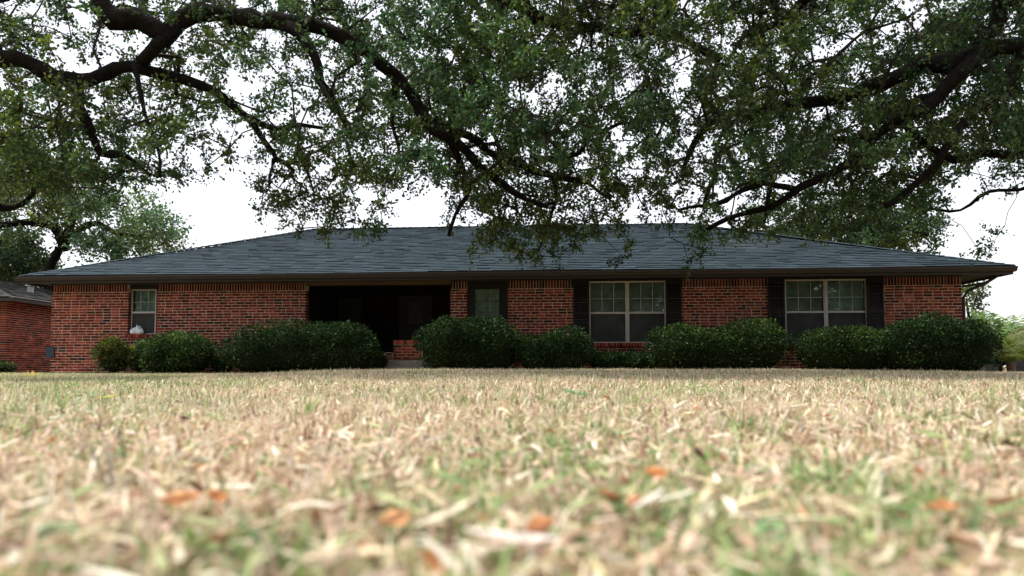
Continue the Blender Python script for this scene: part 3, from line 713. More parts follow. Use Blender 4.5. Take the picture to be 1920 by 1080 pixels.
# oak on the left
tA = Vector((-8.3, 8.6, 0)); tf = Vector((-8.0, 8.6, 2.7))
trunkA = [((-8.3, 8.6, -.1), .75), ((-8.3, 8.6, .3), .58), ((-8.2, 8.6, 1.3), .48), (tuple(tf), .46), ((-7.7, 8.5, 3.6), .42), ((-7.3, 8.5, 4.6), .33)]
f2 = (-7.7, 8.5, 3.6); f3 = (-7.3, 8.5, 4.6)
limbsA = [
 ([tuple(tf)] + PX([(-120, 120), (0, 104), (60, 116), (105, 146), (150, 152), (190, 134), (240, 122), (300, 140), (350, 148), (400, 168), (440, 198), (466, 218), (490, 255), (512, 288), (518, 306)], 8.4, 9.6), .165, .03),
 (PX([(466, 216, 9.3), (520, 237, 9.35), (560, 229, 9.4), (612, 244, 9.5)], 0, 0), .045, .02),
 (PX([(516, 300, 9.6), (535, 310, 9.6), (566, 309, 9.6)], 0, 0), .035, .02), (PX([(514, 300, 9.6), (504, 330, 9.6), (500, 350, 9.5)], 0, 0), .03, .015),
 (PX([(140, 150, 8.7), (150, 200, 8.7), (172, 250, 8.8), (190, 288, 8.9), (240, 292, 9.0), (282, 332, 9.1)], 0, 0), .075, .025),
 ([f3] + PX([(40, -60, 8.6), (165, -30, 8.7), (190, 18, 8.7), (215, 42, 8.7), (262, 44, 8.8), (292, 62, 8.8), (312, 74, 8.8), (332, 40, 8.9), (365, 20, 8.9), (450, 26, 9.0), (560, 46, 9.1), (605, 52, 9.2), (650, 72, 9.2), (700, 106, 9.3), (742, 142, 9.4), (778, 190, 9.5), (805, 222, 9.5), (850, 238, 9.6), (900, 266, 9.7), (940, 296, 9.8), (1000, 320, 9.9), (1050, 330, 10), (1106, 342, 10.1)], 0, 0), .165, .04),
 (PX([(312, 72, 8.8), (290, 88, 8.75), (262, 122, 8.8)], 0, 0), .09, .07),
 (PX([(790, 205, 9.5), (822, 242, 9.4), (870, 282, 9.4), (930, 332, 9.4), (972, 370, 9.3), (1034, 392, 9.3)], 0, 0), .085, .025),
 (PX([(838, 250, 9.5), (868, 310, 9.5), (882, 352, 9.5), (852, 400, 9.5), (840, 440, 9.5)], 0, 0), .05, .022),
 (PX([(1036, 326, 10), (1042, 380, 9.9), (1030, 430, 9.9), (1010, 470, 9.8)], 0, 0), .035, .015),
 (PX([(520, 42, 9.1), (562, 66, 9.0), (592, 104, 9.0), (600, 152, 9.0), (622, 174, 9.0), (650, 220, 9.1), (672, 262, 9.1)], 0, 0), .08, .03),
 ([f3] + PX([(300, -190, 9.4), (700, -110, 9.8), (950, -5, 10), (1000, 32, 10), (1085, 52, 10.2), (1160, 60, 10.4), (1260, 66, 10.6), (1350, 110, 10.8)], 0, 0), .2, .05),
 (PX([(1000, 300, 9.9), (1085, 290, 10), (1110, 250, 10.2), (1180, 225, 10.4)], 0, 0), .045, .02),
 (PX([(300, 330, 8.6), (290, 250, 8.6), (262, 150, 8.7), (250, 120, 8.7)], 0, 0)[::-1], .03, .015),
 (PX([(740, 145, 9.4), (735, 220, 9.3), (750, 280, 9.3), (740, 330, 9.3)], 0, 0), .035, .015),
 ([tuple(tf)] + PX([(-150, 330, 9.4), (0, 390, 10.5), (60, 360, 10.9)], 0, 0), .12, .03),
 ([f2] + PX([(-60, 20, 10), (120, -60, 11), (330, -120, 11.5), (520, -60, 12)], 0, 0), .16, .05),
]
make_tree('live_oak', 'big live oak on the left, dark crooked limbs sweeping over the house roof', 'tree', tA, trunkA, limbsA, behind_limbs(CA, limbsA))
# oak on the right
tB = Vector((8.9, 9.3, 0)); b1_, b2_, b3_ = (8.5, 9.2, 2.2), (8.2, 9.1, 3.4), (7.9, 9.0, 4.7)
trunkB = [((8.9, 9.3, -.1), .7), ((8.9, 9.3, .3), .52), ((8.7, 9.3, 1.2), .45), (b1_, .43), (b2_, .38), (b3_, .27)]
limbsB = [
 ([b2_] + PX([(2020, 90, 9), (1920, 86, 9), (1862, 92, 9), (1822, 112, 8.9), (1784, 140, 8.9), (1762, 178, 8.9), (1722, 208, 8.9), (1690, 218, 9), (1650, 246, 9.1), (1592, 302, 9.3), (1550, 330, 9.4), (1500, 354, 9.5), (1470, 376, 9.5), (1440, 392, 9.6), (1382, 402, 9.7), (1322, 438, 9.8)], 0, 0), .155, .025),
 (PX([(1492, 358, 9.5), (1430, 346, 9.5), (1392, 356, 9.6), (1342, 384, 9.6), (1275, 398, 9.7)], 0, 0), .045, .02),
 (PX([(1832, 106, 8.9), (1782, 116, 9.2), (1722, 122, 9.4), (1695, 140, 9.5), (1652, 160, 9.6), (1602, 176, 9.7), (1520, 190, 9.9), (1450, 204, 10), (1382, 210, 10.1), (1332, 228, 10.2), (1306, 262, 10.2), (1280, 320, 10.2)], 0, 0), .12, .03),
 ([b2_] + PX([(1960, 90, 9), (1900, 140, 8.9), (1862, 184, 8.8), (1802, 240, 8.8), (1772, 274, 8.8), (1742, 322, 8.9), (1700, 362, 9), (1660, 386, 9)], 0, 0), .12, .035),
 ([b1_] + PX([(1980, 288, 9.4), (1905, 292, 9.6), (1850, 286, 9.8), (1790, 300, 10), (1700, 250, 10.2)], 0, 0), .10, .035),
 ([b1_] + PX([(1990, 340, 10), (1910, 352, 10.2), (1850, 356, 10.3), (1802, 390, 10.4), (1740, 388, 10.5)], 0, 0), .05, .015),
 ([b3_] + PX([(1900, -20, 9.2), (1870, 30, 9.3), (1840, 80, 9.3)], 0, 0), .13, .09),
 ([b3_] + PX([(1800, -120, 10), (1600, -60, 10.5), (1480, 30, 11), (1400, 60, 11)], 0, 0), .16, .05),
 (PX([(1755, 180, 8.9), (1700, 190, 9), (1650, 240, 9.3), (1560, 262, 9.6), (1480, 268, 9.8)], 0, 0), .05, .02),
 (PX([(1440, 345, 9.5), (1434, 400, 9.5), (1430, 420, 9.5)], 0, 0), .03, .015),
]
make_tree('live_oak', 'dark live oak at the right edge with long bare limbs reaching left above the roof', 'tree', tB, trunkB, limbsB, behind_limbs(CB, limbsB))

# ------------------------------------------------------------------ trees behind
def blob_clusters(lobes, n):
    """lobes: (px, py, rx, ry, Y, depth) in the picture, turned into places around that distance"""
    w = np.array([l[2] * l[3] for l in lobes], float); w /= w.sum(); out = []
    for _ in range(n):
        l = lobes[rng.choice(len(lobes), p=w)]; d = rng.normal(size=3); d /= np.linalg.norm(d); r = rng.uniform(.1, 1.45) ** .6
        out.append(tuple(at(l[0] + d[0] * l[2] * r, l[1] + d[2] * l[3] * r, l[4] + d[1] * l[5] * r)))
    return np.array(out)
GRN = [(.085, .135, .040), (.065, .11, .038), (.12, .165, .05), (.08, .135, .06), (.05, .09, .035)]
bt = at(95, 687, 30); bt.z = 0
make_tree('oak_tree', 'lighter green oak standing behind the garage and left end of the roof', 'tree', bt,
 [((bt.x, bt.y, -.1), .45), ((bt.x, bt.y, 1.5), .28), (tuple(at(92, 515, 30)), .19), (tuple(at(112, 465, 30)), .16)],
 [([tuple(at(122, 470, 30))] + PX([(105, 430, 30), (60, 416, 29.6), (0, 424, 29.4), (-60, 430, 29)], 0, 0), .2, .09),
  ([tuple(at(122, 455, 30))] + PX([(170, 420, 29.8), (230, 440, 29.6), (290, 446, 29.5)], 0, 0), .15, .05),
  ([tuple(at(122, 455, 30))] + PX([(140, 380, 30), (120, 320, 30)], 0, 0), .2, .06)],
 blob_clusters([(60, 350, 110, 70, 30, 3), (180, 380, 110, 60, 30, 3), (265, 440, 75, 45, 29.5, 2.5), (190, 455, 80, 30, 29.5, 2), (300, 425, 40, 45, 29.5, 2), (-60, 400, 80, 80, 30, 3), (20, 300, 120, 60, 30, 3)], 470),
 leaf_len=.13, per_twig=13, twigs=5, spread=.8, cols=GRN)
bt = at(20, 687, 34); bt.z = 0
make_tree('dark_tree', 'dense dark green tree behind the garage roof at the left edge', 'tree', bt,
 [((bt.x, bt.y, -.1), .35), ((bt.x, bt.y, 1.5), .28), (tuple(at(22, 560, 34)), .22), (tuple(at(24, 500, 34)), .15)],
 [(PX([(22, 560, 34), (50, 520, 34), (70, 500, 34)], 0, 0), .12, .05)],
 blob_clusters([(20, 500, 60, 50, 34, 2.5), (-50, 500, 70, 80, 34, 3), (65, 512, 45, 28, 34, 2), (40, 455, 35, 30, 34, 2)], 260), leaf_len=.17, per_twig=12, twigs=5, spread=.7, cols=[(.03, .055, .024), (.04, .07, .03), (.024, .045, .02)])
bt = at(1600, 687, 36); bt.z = 0
make_tree('dark_tree', 'broad dark tree rising behind the right end of the roof', 'tree', bt,
 [((bt.x, bt.y, -.1), .5), ((bt.x, bt.y, 2), .4), (tuple(at(1600, 500, 36)), .33), (tuple(at(1600, 430, 36)), .25)],
 [(PX([(1600, 470, 36), (1540, 420, 36), (1500, 400, 35)], 0, 0), .16, .06), (PX([(1600, 470, 36), (1680, 430, 36), (1740, 440, 35)], 0, 0), .16, .06)],
 blob_clusters([(1600, 400, 120, 55, 36, 3), (1480, 420, 80, 40, 36, 3), (1700, 430, 75, 40, 36, 3), (1600, 440, 150, 30, 36, 3)], 330), leaf_len=.17, per_twig=12, twigs=5, spread=.7, cols=[(.028, .056, .016), (.022, .046, .014), (.040, .070, .018), (.018, .036, .012)])
bt = at(1835, 687, 27); bt.z = 0
make_tree('small_tree', 'thin young tree seen under the right eave beside the brick corner', 'tree', bt,
 [((bt.x, bt.y, -.1), .08), ((bt.x, bt.y, 1), .07), (tuple(at(1818, 600, 27)), .06), (tuple(at(1812, 560, 27)), .03)],
 [(PX([(1818, 600, 27), (1830, 560, 27), (1838, 540, 27)], 0, 0), .03, .012)],
 blob_clusters([(1818, 560, 26, 26, 27, .6), (1838, 545, 10, 14, 27, .4), (1822, 600, 18, 12, 27, .5), (1800, 540, 20, 20, 27, .6)], 34), leaf_len=.11, per_twig=10, twigs=4, spread=.35, cols=GRN)

# ------------------------------------------------------------------ bushes
def make_bush(name, label, lobes, Y, leaf=.046, n=9000, cols=None, z0=None, squash=2.35, spiky=0.0):
    """lobes: (px0, px1, ytop) seen at distance Y"""
    cols = cols or [(.014, .036, .010), (.009, .024, .007), (.022, .052, .013), (.015, .038, .015), (.007, .018, .005)]
    c = (min(l[0] for l in lobes) + max(l[1] for l in lobes)) / 2; b = at(c, 690, Y); gz = float(hgt(b.x, b.y)) if z0 is None else z0
    base = Vector((b.x, b.y, gz)); root = empty(name, base, 0, label, 'bush', {'round_bush': 'bushes along the house front', 'clipped_bush': 'bushes along the house front', 'low_shrub': 'low shrubs at the foot of the walls', 'far_hedge': 'distant hedges'}.get(name))
    E = []
    for a, b_, yt in lobes:
        p = at((a + b_) / 2, yt, Y); rx = (b_ - a) / 2 / F * Y * 1.06; H = (p.z - gz)
        E.append((p.x - base.x, 0.0, rx, min(.62, rx * .9), H * .56, H * .5))     # cx, cy, rx, ry, rz, cz
    Ps, Ds = [], []; w = np.array([e[2] * e[4] for e in E]); w /= w.sum()
    def srf(e, d, k=1.0):
        q = np.abs(d) ** squash; s = (q.sum(1)) ** (-1 / squash)
        return np.stack([e[0] + d[:, 0] * s * e[2] * k, e[1] + d[:, 1] * s * e[3] * k, e[5] + d[:, 2] * s * e[4] * k], 1)
    for e, ww in zip(E, w):
        m = int(n * ww); d = rng.normal(size=(m, 3)); d[:, 1] = np.where(rng.random(m) < .8, -np.abs(d[:, 1]), d[:, 1]); d[:, 2] = np.where(rng.random(m) < .55, np.abs(d[:, 2]), d[:, 2]); d /= np.linalg.norm(d, axis=1, keepdims=True)
        k = 1 - rng.random(m) ** 1.6 * .22
        p = srf(e, d, 1.0); nb = nz(p + np.array(base), 2.4, 1) * .22 + nz(p + np.array(base), 7, 5) * .11 + (rng.random(m) < .03) * .08
        ctr = np.array([e[0], e[1], e[5]]); p = ctr + (p - ctr) * (k + nb)[:, None]
        ins = np.zeros(m, bool)
        for f in E:
            if f is e: continue
            q = np.abs((p - np.array([f[0], f[1], f[5]])) / np.array([f[2], f[3], f[4]]) / .82) ** squash; ins |= q.sum(1) < 1
        ok = (~ins) & (p[:, 2] > .02) & (rng.random(m) < .25 + .75 * np.clip((p[:, 2] - .03) / .32, 0, 1)); Ps.append(p[ok]); Ds.append(d[ok])  # foliage thinned low down, the dark core stands for shade underneath
    P = np.concatenate(Ps); D = np.concatenate(Ds); m = len(P)
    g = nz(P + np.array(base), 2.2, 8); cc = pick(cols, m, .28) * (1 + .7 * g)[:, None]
    fresh_lit = (rng.random(m) < .03 + .26 * (D[:, 2] > .5)); cc[fresh_lit] = cc[fresh_lit] * np.array([2.9, 2.5, 1.8])  # scattered fresh leaves, many more on top where overhead light is painted in
    L_ = leaf * rng.uniform(.6, 1.3, m)
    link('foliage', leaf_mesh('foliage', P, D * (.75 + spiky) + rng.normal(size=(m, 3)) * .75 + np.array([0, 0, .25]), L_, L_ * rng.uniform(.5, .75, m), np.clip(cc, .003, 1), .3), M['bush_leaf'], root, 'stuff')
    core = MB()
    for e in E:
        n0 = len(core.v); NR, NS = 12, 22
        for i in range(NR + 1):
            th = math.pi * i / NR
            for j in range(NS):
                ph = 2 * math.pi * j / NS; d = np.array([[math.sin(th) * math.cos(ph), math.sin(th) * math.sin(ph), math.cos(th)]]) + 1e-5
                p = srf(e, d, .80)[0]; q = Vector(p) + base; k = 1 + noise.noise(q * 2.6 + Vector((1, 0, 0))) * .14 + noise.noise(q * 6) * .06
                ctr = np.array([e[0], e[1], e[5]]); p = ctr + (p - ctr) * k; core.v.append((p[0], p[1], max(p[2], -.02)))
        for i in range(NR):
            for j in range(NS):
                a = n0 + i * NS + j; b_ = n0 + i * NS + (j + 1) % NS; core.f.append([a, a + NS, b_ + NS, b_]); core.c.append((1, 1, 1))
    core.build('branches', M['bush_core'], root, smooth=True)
    st = MB()
    for e in E:
        for k in range(4):
            x = e[0] + random.uniform(-.3, .3) * e[2]; st.tube([(x * .9 + e[0] * .1, random.uniform(-.1, .1), -.03), (x, random.uniform(-.15, .1), e[5])], [.022, .014], 6)
    st.build('stem', M['twig'], root)
    return root
YF = lambda px, off=1.0: W(U(px), 0).y - off
YG = [(.10, .12, .03), (.07, .095, .028), (.13, .15, .04), (.055, .08, .025)]
make_bush('round_bush', 'small feathery olive bush at the left end of the row', [(187, 247, 641)], YF(215), n=3200, leaf=.055, cols=[(.07, .085, .025), (.05, .065, .02), (.09, .11, .03)], spiky=.6)
make_bush('round_bush', 'narrow yellow-green bush between the feathery bush and the first dark round one', [(240, 294, 645)], YF(265, .8), n=2800, leaf=.05, cols=YG, spiky=.3)
make_bush('round_bush', 'bushy bright-flecked green shrub below the small window, right of the sill', [(266, 360, 634), (300, 408, 630)], YF(335), n=7500, leaf=.05, cols=[(.030, .066, .018), (.020, .044, .014), (.050, .092, .024)])
make_bush('low_shrub', 'very low dark shrub in the gap left of the big clipped mound', [(396, 440, 668)], YF(415, .8), n=1500)
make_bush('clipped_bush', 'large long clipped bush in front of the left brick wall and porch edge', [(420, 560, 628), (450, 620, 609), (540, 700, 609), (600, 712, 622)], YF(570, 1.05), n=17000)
make_bush('low_shrub', 'small dark shrub at the foot of the porch step, left side', [(690, 724, 662)], YF(705, .7), n=1300)
make_bush('clipped_bush', 'tall round clipped bush right of the porch step, before the brick pillar', [(782, 920, 607), (810, 960, 600), (860, 978, 610)], YF(880, 1.1), n=14000)
make_bush('clipped_bush', 'smaller round bush left of the first double window', [(966, 1060, 630), (1000, 1110, 622)], YF(1040), n=9000)
make_bush('low_shrub', 'low dark shrub under the sill of the left double window', [(1105, 1180, 662), (1160, 1235, 664)], YF(1170, .6), n=3800)
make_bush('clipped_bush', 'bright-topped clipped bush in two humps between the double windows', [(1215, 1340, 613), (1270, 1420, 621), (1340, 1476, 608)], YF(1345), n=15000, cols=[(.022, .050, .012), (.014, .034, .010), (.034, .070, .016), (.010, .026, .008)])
make_bush('clipped_bush', 'flat-topped clipped bush below the right double window', [(1490, 1600, 622), (1540, 1670, 619)], YF(1565), n=9500, cols=[(.022, .046, .012), (.014, .032, .010), (.034, .064, .016)])
make_bush('clipped_bush', 'tallest wide clipped bush at the right end of the brick wall', [(1636, 1760, 606), (1680, 1820, 598), (1740, 1860, 609)], YF(1745, 1.1), n=15000)

# ------------------------------------------------------------------ garage on the left
ga = at(12, 600, 22.4); gb = at(92, 600, 24.5); gd = (gb - ga); gd.z = 0; gang = math.atan2(gd.y, gd.x); gl_ = 9.0
garage = empty('brick_garage', (ga.x, ga.y, 0), gang, 'low brick garage with grey roof, half hidden behind the left corner of the house', 'garage')
GZ = 2.17; GW = 6.0   # local x runs away from the camera along the visible wall, local +y to the left
gw = MB(); gw.box(.012, gl_, .01, .2, -.1, GZ); gwo = gw.build('wall', M['mortar'], garage)
gb_ = MB(); z = 0; r = 0
while z < GZ - .05:
    u = -(BL / 2) * (r % 2)
    while u < gl_:
        a, b = max(0, u), min(u + BL - JT, gl_)
        if b - a > .03: gb_.box(a, b, random.uniform(-.003, .003), .05 if a > .01 else .2, z, min(z + CH - JT, GZ), tuple(q * .9 for q in bcol()))
        u += BL
    z += CH; r += 1
gb_.build('brickwork', M['brick'], gwo, 'stuff')
g2 = MB(); g2.box(gl_ - .2, gl_, .203, GW, -.1, GZ); g2.box(0, gl_ - .203, GW - .2, GW, -.1, GZ); g2.build('wall', M['fartex'], garage)
z = 0
while z < GZ:
    g3 = MB(); g3.prism([(.03, .203, z), (.012, .203, z), (.03, .203, z + .145)], (0, GW - .41, 0)); g3.build('siding_board', M['siding'], garage); z += .148
g4 = MB(); g4.box(.03, .06, .203, GW - .203, -.1, GZ); g4.build('wall', M['siding'], garage)
go = .55; ga_, gb2, gc_, gd_ = (-go, -go, GZ + .08), (gl_ + go, -go, GZ + .08), (gl_ + go, GW + go, GZ + .08), (-go, GW + go, GZ + .08)
gr0, gr1 = (GW / 2, GW / 2, GZ + .08 + 1.0), (gl_ - GW / 2, GW / 2, GZ + .08 + 1.0)
gr = MB()
for q in ((gb2, ga_, gr0, gr1), (ga_, gd_, gr0), (gd_, gc_, gr1, gr0), (gc_, gb2, gr1), (ga_, gb2, gc_, gd_)): gr.poly([Vector(p) + T for p in q], (.04, .045, .045))
gro = gr.build('roof', M['shingle'], garage)
SG = [(.055, .058, .055), (.04, .042, .042), (.072, .074, .07)]
shingles(ga_, gb2, gr1, gr0, .3, sg=SG).build('shingles', M['shingle'], gro, 'stuff')
shingles(gd_, ga_, gr0, gr0, .3, sg=SG).build('shingles', M['shingle'], gro, 'stuff')
gf = MB(); gf.box(-go + .02, gl_ + go, -go + .02, -go + .05, GZ - .06, GZ + .05); gf.box(-go + .02, -go + .05, -go + .052, GW + go, GZ - .06, GZ + .05); gf.build('fascia', M['trim'], garage)
gf = MB(); gf.box(-go - .03, gl_ + go, -go - .04, -go + .018, GZ + .052, GZ + .075); gf.build('drip_edge', M['metal'], garage)
gf = MB(); gf.box(-go + .052, gl_ + go, -go + .052, .008, GZ + .003, GZ + .02); gf.build('soffit', M['soffit'], garage)
vp = (at(57, 546, 25.2) - Vector((ga.x, ga.y, 0))); vl = Matrix.Rotation(-gang, 4, 'Z') @ vp
vz = vl.z
vm = MB(); vm.tube([(vl.x, vl.y, vz - .12), (vl.x, vl.y, vz + .17)], .095, 12); vo = vm.build('vent_pipe', M['metal'], gro)
vm = MB(); vm.tube([(vl.x, vl.y, vz + .172), (vl.x, vl.y, vz + .20), (vl.x, vl.y, vz + .25)], [.16, .15, .03], 12); vm.build('vent_cap', M['metal'], vo)
bt = at(8, 690, 21.3)
make_bush('low_shrub', 'low dark bush at the foot of the garage corner, far left', [(-40, 30, 680)], 21.3, n=2400, cols=[(.04, .065, .022), (.03, .05, .018)])

# ------------------------------------------------------------------ right side: shrubs, fan palm, block, cooler
def fronds(name, label, cat, px, Y, n, ln, ztrunk, cols, spread=1.0, pot=True, wl=.02, fan=False):
    b = at(px, 690, Y); gz = float(hgt(b.x, b.y)) if Y < 20 else 0; root = empty(name, (b.x, b.y, gz), 0, label, cat)
    if pot is False:
        t = MB(); t.tube([(0, 0, -.05), (0, 0, ztrunk)], [.09, .07], 8, rough=.3); t.build('trunk', M['bark'], root)
    for k in range(n):
        an = 2 * math.pi * k / n + random.uniform(-.3, .3); el = random.uniform(.25, 1.35); m_ = MB(); pts = []; L_ = ln * random.uniform(.75, 1.1)
        dx, dy = math.cos(an) * spread, math.sin(an) * spread; p = Vector((0, 0, ztrunk)); v = Vector((dx * math.cos(el), dy * math.cos(el), math.sin(el) + .2)).normalized()
        for s in range(10):
            pts.append(p.copy()); p = p + v * L_ / 9; v = (v + Vector((dx * .03, dy * .03, -.13))).normalized()
        c = random.choice(cols); m_.tube(pts, [.009 - .0007 * i for i in range(10)], 4, c)
        for s in range(2, 40):
            f = s / 40 * 9; i = int(f); q = pts[i].lerp(pts[min(9, i + 1)], f - i); t = (pts[min(9, i + 1)] - pts[i - 1 if i else 0]).normalized()
            sd_ = t.cross(Vector((0, 0, 1))).normalized(); lw = ln * .30 * math.sin(math.pi * min(1, s / 40 + .1)) ** .7
            for sg in (-1, 1):
                e = q + (sd_ * sg + t * .7 + Vector((0, 0, -.35 + random.uniform(-.2, .2)))).normalized() * lw; h = (q + e) / 2 + Vector((0, 0, .02)); kk = random.uniform(.75, 1.3); cc = tuple(x * kk for x in c)
                m_.poly([q, h + t * wl * .5, e, h - t * wl * .5], cc)
        m_.build('frond', M['leaf'], root)
    return root
PALM = [(.30, .40, .08), (.40, .48, .14), (.22, .32, .07), (.50, .56, .28)]
pb = at(1896, 690, 17.2); pz = float(hgt(pb.x, pb.y))
po_ = MB(); po_.tube([(0, 0, -.03), (0, 0, .2), (0, 0, .21), (0, 0, .24), (0, 0, .24), (0, 0, .18)], [.08, .10, .115, .115, .095, .09], 16); po_ = po_.build('plant_pot', M['terracotta']); po_.location = (pb.x, pb.y, pz)
tag(po_, 'reddish clay pot holding the pale palm at the right edge', 'pot')
so_ = fronds('potted_palm', 'pale yellow-green drooping palm growing from the clay pot at the right edge', 'palm', 1896, 17.2, 22, 1.05, .25, PALM, wl=.035)
fronds('feathery_palm', 'feathery blue-green palm clump behind the right bush', 'palm', 1872, 21.0, 34, 1.55, .6, [(.16, .26, .09), (.22, .32, .14), (.12, .20, .08), (.30, .38, .18)], pot=False, wl=.04)
make_bush('wild_shrub', 'loose pale green shrub right of the house corner behind the tall bush', [(1795, 1840, 606), (1825, 1870, 650)], 23.0, n=3000, leaf=.07, cols=[(.09, .13, .05), (.06, .10, .04), (.13, .17, .08)], z0=0)
bx = at(1843, 690, 17.6); blk = MB(); blk.box(-.24, .24, -.2, .2, -.05, .17); blk.box(-.26, .26, -.22, .22, .173, .2); blk = blk.build('concrete_block', M['concrete']); blk.location = (bx.x, bx.y, float(hgt(bx.x, bx.y))); tag(blk, 'pale grey concrete block on the ground at the right end of the bushes', 'block')
ac = at(1925, 690, 18.5); aco = empty('cooling_unit', (ac.x + .1, ac.y, 0), 0, 'dark slatted outdoor cooling unit cut off by the right edge', 'cooler')
ab = MB(); ab.box(-.33, .33, -.3, .3, 0, .56); ab.build('casing', M['blackmetal'], aco)
for k in range(9):
    sl = MB(); sl.box(-.31, .31, -.325, -.303, .05 + k * .055, .08 + k * .055); sl.build('slat', M['blackmetal'], aco)
tp_ = MB(); tp_.box(-.36, .36, -.33, .33, .563, .6); tp_.build('lid', M['blackmetal'], aco)
# hedge rows far behind on both sides
make_bush('far_hedge', 'distant hedge beyond the right end of the house', [(1780, 1900, 652), (1860, 1990, 640), (1950, 2200, 636)], 40.0, n=5000, leaf=.2, z0=0, cols=GRN)
make_bush('far_hedge', 'distant hedge beyond the garage at the left edge', [(-300, -60, 600), (-120, 60, 590)], 40.0, n=5000, leaf=.2, z0=0, cols=[(.03, .05, .02), (.04, .065, .03)])

SP, n = [], 26000  # unseen tree row added behind the camera to darken window reflections and walls
for k in range(12):
    x = -72 + k * 13 + random.uniform(-3, 3); y = -42 + random.uniform(-4, 4); m = n // 12
    d = rng.normal(size=(m, 3)); d /= np.linalg.norm(d, axis=1, keepdims=True)
    SP.append(d * rng.uniform(.45, 1, (m, 1)) ** .6 * np.array([8.5, 4.5, random.uniform(5.2, 6.5)]) + np.array([x, y, 6.6 + random.uniform(-.5, 1)]))
SP = np.concatenate(SP); SP = SP[SP[:, 2] > .1]; ln_ = rng.uniform(.5, 1.1, len(SP))
link('unseen_tree_row', leaf_mesh('unseen_tree_row', SP, rng.normal(size=SP.shape), ln_, ln_ * .7, pick(OAK, len(SP))), M['leaf'], kind='stuff')
# ------------------------------------------------------------------ grass
def blades(n, ylo, yhi, lmin, lmax, wmin, wmax, seg, lie, xm=.78, xpad=.8, power=1.0):
    y = ylo + (yhi - ylo) * rng.random(n) ** power
    x = rng.uniform(-1, 1, n) * (xm * y + xpad)
    if yhi > 15:
        # stop at the house wall
        vv = (x - P0.x) * VX.x + (y - P0.y) * VX.y; k = vv < -.25; k |= (x < P0.x - .3); x, y = x[k], y[k]; n = len(x)
    z = hgt(x, y); P = np.stack([x, y, z], 1)
    q = np.stack([x, y, z * 0], 1)
    g1 = np.array([noise.noise(Vector((a * 1.1, b * .55, 3))) for a, b in zip(x, y)]); g2 = np.array([noise.noise(Vector((a * 7, b * 5, 11))) for a, b in zip(x, y)])
    g3 = rng.normal(size=n) * .15; green = g1 * .85 + g2 * 1.1 + g3 - .26 + .45 * sm((-x / np.maximum(y, 1) - .25) / .3) * sm((y - 2) / 3)
    L_ = rng.uniform(lmin, lmax, n) * (1 + .5 * g2) ; w = rng.uniform(wmin, wmax, n)
    az = rng.uniform(0, 2 * math.pi, n); el = np.where(rng.random(n) < lie, rng.uniform(.0, .5, n), rng.uniform(.55, 1.5, n))
    bend = rng.uniform(-.15, 1.5, n) * (el > .4)
    isg = rng.random(n) < np.clip(.30 + green * .75, .08, .88)
    straw = np.array([(.66, .54, .37), (.78, .69, .51), (.55, .42, .28), (.85, .80, .67), (.40, .27, .18), (.64, .50, .40), (.22, .13, .09), (.64, .59, .35), (.66, .49, .39)])
    grn = np.array([(.20, .30, .10), (.26, .36, .14), (.34, .42, .19), (.16, .25, .10), (.42, .46, .24)])
    c = np.where(isg[:, None], grn[rng.integers(0, len(grn), n)], straw[rng.choice(len(straw), n, p=[.15, .14, .14, .11, .11, .12, .08, .05, .10])]) * rng.uniform(.6, 1.18, (n, 1))
    hd = np.stack([np.cos(az), np.sin(az), np.zeros(n)], 1); tw = rng.uniform(-.8, .8, n)
    side = np.stack([-np.sin(az), np.cos(az), np.zeros(n)], 1) * np.cos(tw)[:, None] + np.array([[0, 0, 1]]) * np.sin(tw)[:, None]
    V = np.empty((n, 2 * seg + 1, 3)); cur = P.copy(); cur[:, 2] += np.where(el < .5, rng.uniform(0, .035, n) * (lmin / .03) ** .3, 0)
    for s in range(seg + 1):
        t = s / seg; e = el - bend * t; ww = (w * (1 - t ** 2.2 * .9) * (.75 + .5 * math.sin(math.pi * min(1, t + .2))))[:, None] / 2
        if s < seg: V[:, 2 * s] = cur - side * ww; V[:, 2 * s + 1] = cur + side * ww
        else: V[:, 2 * seg] = cur
        cur = cur + (hd * np.cos(e)[:, None] + np.array([[0, 0, 1]]) * np.sin(e)[:, None]) * (L_ / seg)[:, None]
    flo = hgt(V[:, :, 0], V[:, :, 1]) + .002; V[:, :, 2] = np.maximum(V[:, :, 2], flo)
    b = np.arange(n)[:, None] * (2 * seg + 1)
    quads = np.concatenate([b + np.array([[2 * s, 2 * s + 1, 2 * s + 3, 2 * s + 2]]) for s in range(seg - 1)]) if seg > 1 else np.zeros((0, 4), int)
    tris = b + np.array([[2 * seg - 2, 2 * seg - 1, 2 * seg]])
    return V.reshape(-1, 3), quads, tris, c, seg
def lawn(name, sets):
    Vs, Q, Tt, CQ, CT, o = [], [], [], [], [], 0
    for V, q, t, c, seg in sets:
        Vs.append(V); Q.append(q + o); Tt.append(t + o); o += len(V)
        CQ.append(np.tile(c, (seg - 1, 1))); CT.append(c)
    me = np_mesh(name, np.concatenate(Vs), [np.concatenate(Q), np.concatenate(Tt)], np.concatenate(CQ + CT))
    link(name, me, M['grass'], kind='stuff')
lawn('grass', [
    blades(15000, .16, .95, .030, .066, .0042, .0090, 3, .42, xpad=1.6, power=.8),
    blades(35000, .8, 2.2, .032, .074, .0038, .0085, 3, .32, xpad=2.4, power=.8),
    blades(90000, 1.9, 4.6, .036, .088, .0038, .0085, 2, .20, xpad=3.0, power=.8),
    blades(98000, 4.3, 9, .034, .088, .005, .010, 2, .16, xpad=3.0, power=.75),
    blades(150000, 8.6, 18.5, .032, .072, .008, .014, 1, .15, xpad=3.0, power=.8),
    blades(800, 1.2, 15, .08, .14, .003, .005, 3, .0, xpad=2.0, power=.8),
])
